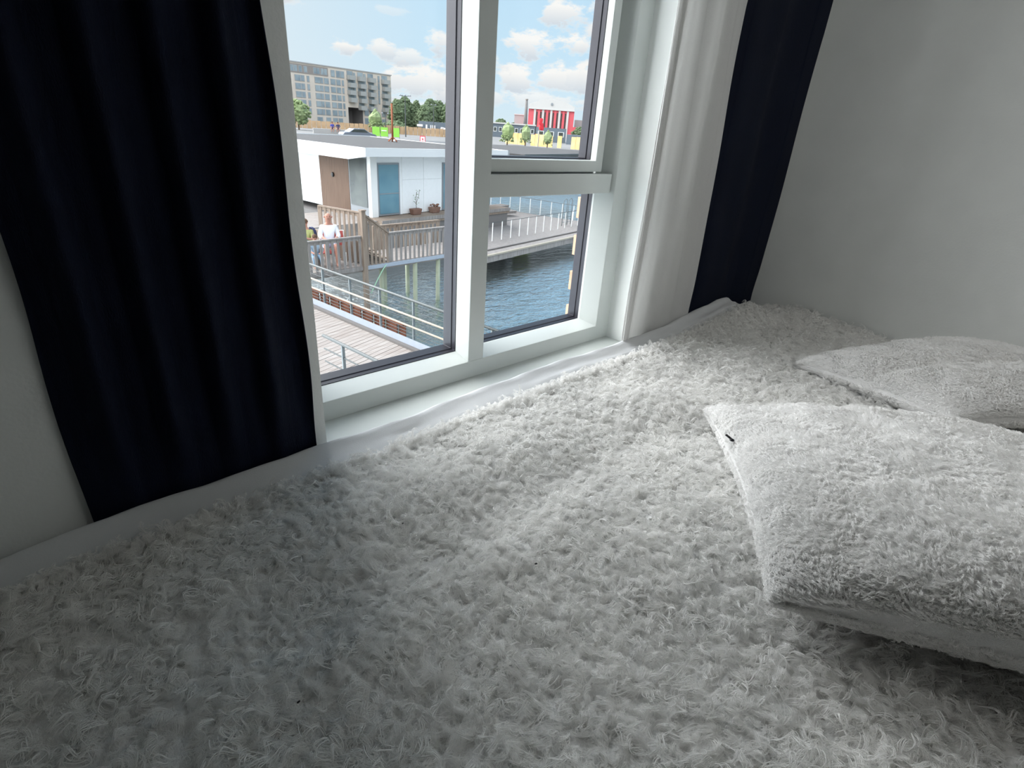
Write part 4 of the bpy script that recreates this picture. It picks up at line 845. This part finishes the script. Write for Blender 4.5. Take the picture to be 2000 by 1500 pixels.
def seated(name, label, c, face, sc, top, legs, hairm, bald=False, lean=.0, arm=0, group=None, seat=.45, shorts=True):
    k = sc; q = lambda x, y, z, r: (x*k, y*k, z*k, r*k)
    H = seat
    J = [q(0, 0, H+.08, .13), q(0, .02+lean*.4, H+.30, .12), q(0, .03+lean, H+.50, .13), q(0, .04+lean*1.2, H+.60, .055), q(0, .07+lean*1.3, H+.70, .085), q(0, .08+lean*1.3, H+.80, .092), q(0, .06+lean*1.3, H+.88, .06)]
    Ed = [(0, 1), (1, 2), (2, 3), (3, 4), (4, 5), (5, 6)]
    for sgn in (-1, 1):
        b0 = len(J); J += [q(.18*sgn, .02+lean, H+.50, .055), q(.25*sgn, .08+lean, H+.26, .045), q((.12 if arm == 0 else .2)*sgn, .32+lean, H+.20+.1*arm, .035), q((.05 if arm == 0 else .14)*sgn, .38+lean, H+.20+.14*arm, .035)]
        Ed += [(2, b0), (b0, b0+1), (b0+1, b0+2), (b0+2, b0+3)]
        b0 = len(J); J += [q(.1*sgn, .02, H+.06, .085), q(.14*sgn, .42, H+.04, .07), q(.14*sgn, .46, .10, .045), q(.14*sgn, .56, .04, .04)]
        Ed += [(0, b0), (b0, b0+1), (b0+1, b0+2), (b0+2, b0+3)]
    body = ('body', 'skin', J, Ed, 2)
    T = [q(0, 0, H+.10, .155), q(0, .02+lean*.4, H+.30, .15), q(0, .03+lean, H+.50, .145), q(0, .035+lean, H+.555, .08)]; TE = [(0, 1), (1, 2), (2, 3)]
    for sgn in (-1, 1):
        b0 = len(T); T += [q(.18*sgn, .02+lean, H+.50, .078), q(.255*sgn, .08+lean, H+.26, .07), q(.2*sgn, .20+lean, H+.225, .06)]; TE += [(2, b0), (b0, b0+1), (b0+1, b0+2)]
    shirt = ('shirt', top, T, TE, 2)
    Lg = [q(0, 0, H+.05, .15)]; LE = []
    for sgn in (-1, 1):
        b0 = len(Lg); Lg += [q(.1*sgn, .05, H+.06, .10), q(.14*sgn, .40, H+.04, .088)]; LE += [(0, b0), (b0, b0+1)]
        if not shorts: b1 = len(Lg); Lg += [q(.14*sgn, .46, .12, .06)]; LE += [(b0+1, b1)]
    P_ = [body, shirt, ('trousers' if not shorts else 'shorts', legs, Lg, LE, 2)]
    t = figure(name, label, c, P_, face, group)
    f = unit(face); f3 = np.array([f[0], f[1], 0]); s3 = np.array([-f[1], f[0], 0]); C_ = np.array(c, float)
    hc = C_+f3*k*(.08+lean*1.3)+np.array([0, 0, k*(H+.78)])
    if not bald: MB().ball(hc-f3*.02*k+[0, 0, .035*k], .108*k, 12, 8, (1, 1, .95), .03).build('hair', hairm, t, smooth=True)
    b = MB(); b.ball(hc+f3*.1*k, .018*k, 6, 5)
    for sgn in (-1, 1): b.ball(hc+s3*sgn*.098*k, .024*k, 6, 5)
    b.build('nose_and_ears', 'skin', t)
    b = MB()
    for sgn in (-1, 1): b.ball(hc+f3*.086*k+s3*sgn*.035*k+[0, 0, .025*k], .011*k, 6, 4)
    b.bar(hc+f3*.094*k-s3*.025*k-[0, 0, .045*k], hc+f3*.094*k+s3*.025*k-[0, 0, .045*k], .008*k, .008*k); b.build('eyes_and_mouth', 'hair', t)
    return t
PL = E-4.5
mc = on_az(24.6, 18.85, PL)
seated('person', 'seated bald man in a white T-shirt and pale shorts on a folding chair', mc, (-.35, -1), 1.15, 'shirt_white', 'shorts', 'hair', bald=True, seat=.55)
t = thing('folding_chair', mc+[0, .1, 0], 'red canvas folding chair with a pale frame behind the man in white', 'chair'); f3 = np.append(unit((-.35, -1)), 0); s3 = np.array([-f3[1], f3[0], 0])
MB().bar(mc-s3*.25+f3*.05+[0, 0, .40], mc+s3*.25+f3*.05+[0, 0, .40], .44, .03).build('seat', 'red_cloth', t); MB().bar(mc-s3*.27-f3*.25+[0, 0, .72], mc+s3*.48-f3*.25+[0, 0, .80], .02, .46).build('backrest', 'red_cloth', t)
for sg in (-.28, .49): MB().tube([mc+s3*sg-f3*.24, mc+s3*sg-f3*.26+[0, 0, 1.05]], .015, 6).build('leg', 'white_metal', t); MB().tube([mc+s3*sg*.95+f3*.22, mc+s3*sg*.95+f3*.24+[0, 0, .42]], .015, 6).build('leg', 'white_metal', t)
MB().tube([mc-s3*.28-f3*.27+[0, 0, 1.04], mc+s3*.49-f3*.27+[0, 0, 1.04]], .015, 6).build('frame_bar', 'white_metal', t)
tag(MB().ball(mc+f3*.36+s3*.12+[0, 0, .66], .12, 9, 6, (1, 1, .6), .15).build('red_bag', 'red_cloth'), 'red bag in the lap of the seated man in white', 'bag')
wc = on_az(22.6, 19.4, PL); seated('person', 'seated person in an olive top and jeans with a dark backpack, beside the jamb', wc, (-.8, -.7), .98, 'shirt_green', 'denim', 'hair', lean=.05, arm=1, seat=.5, shorts=False)
t = thing('backpack', wc, 'dark blue backpack on the back of the person in olive', 'backpack'); f3 = np.append(unit((-.8, -.7)), 0); s3 = np.array([-f3[1], f3[0], 0])
MB().ball(wc-f3*.33+[0, 0, .80], .2, 12, 9, (.8, .8, 1.25)).build('pack', 'navy_cloth', t, smooth=True)
for sg in (-.1, .1): MB().tube([wc-f3*.15+s3*sg+[0, 0, 1.0], wc+f3*.05+s3*sg*1.2+[0, 0, 1.10], wc+f3*.15+s3*sg*1.2+[0, 0, .95]], .02, 6).build('strap', 'navy_cloth', t)
kc = on_az(23.15, 18.5, PL); seated('person', 'small child in a light blue shirt sitting behind the grey railing', kc, (-.2, -1), 0.80, 'light_blue', 'denim', 'hair', lean=.06, seat=.40, shorts=False)
bench = thing('platform_bench', wc, 'plain plank seat under the person with the backpack', 'bench'); MB().bar(wc-[.3, .1, -.33], wc+[.3, .1, .33], .4, .05).build('seat', 'old_wood', bench)
for sg in (-.25, .25): MB().bar(wc+[sg, 0, 0], wc+[sg, 0, .38], .3, .05).build('leg', 'old_wood', bench)
b = MB().bar(kc-[.15, 0, -.24], kc+[.15, 0, .24], .3, .08).bar(kc-[0, 0, 0], kc+[0, 0, .22], .2, .2); tag(b.build('child_stool', 'old_wood'), 'low stool under the child in light blue', 'stool')
for i, az in enumerate((25.65, 26.15)):
    c = on_az(az, 99, GZ+.35); seated('person', ['distant person in blue sitting above the pavilion roof line', 'distant person in darker clothes sitting beside the one in blue'][i], c, (-.5, -1), 1.1, 'royal' if i == 0 else 'navy_cloth', 'navy_cloth', 'hair', group='pair sitting on the far quay')
MB().prism([(40, 90), (47, 87.5), (47.3, 88.3), (40.3, 90.8)], GZ, GZ+.75).build('quay_kerb', 'concrete', kind='structure')
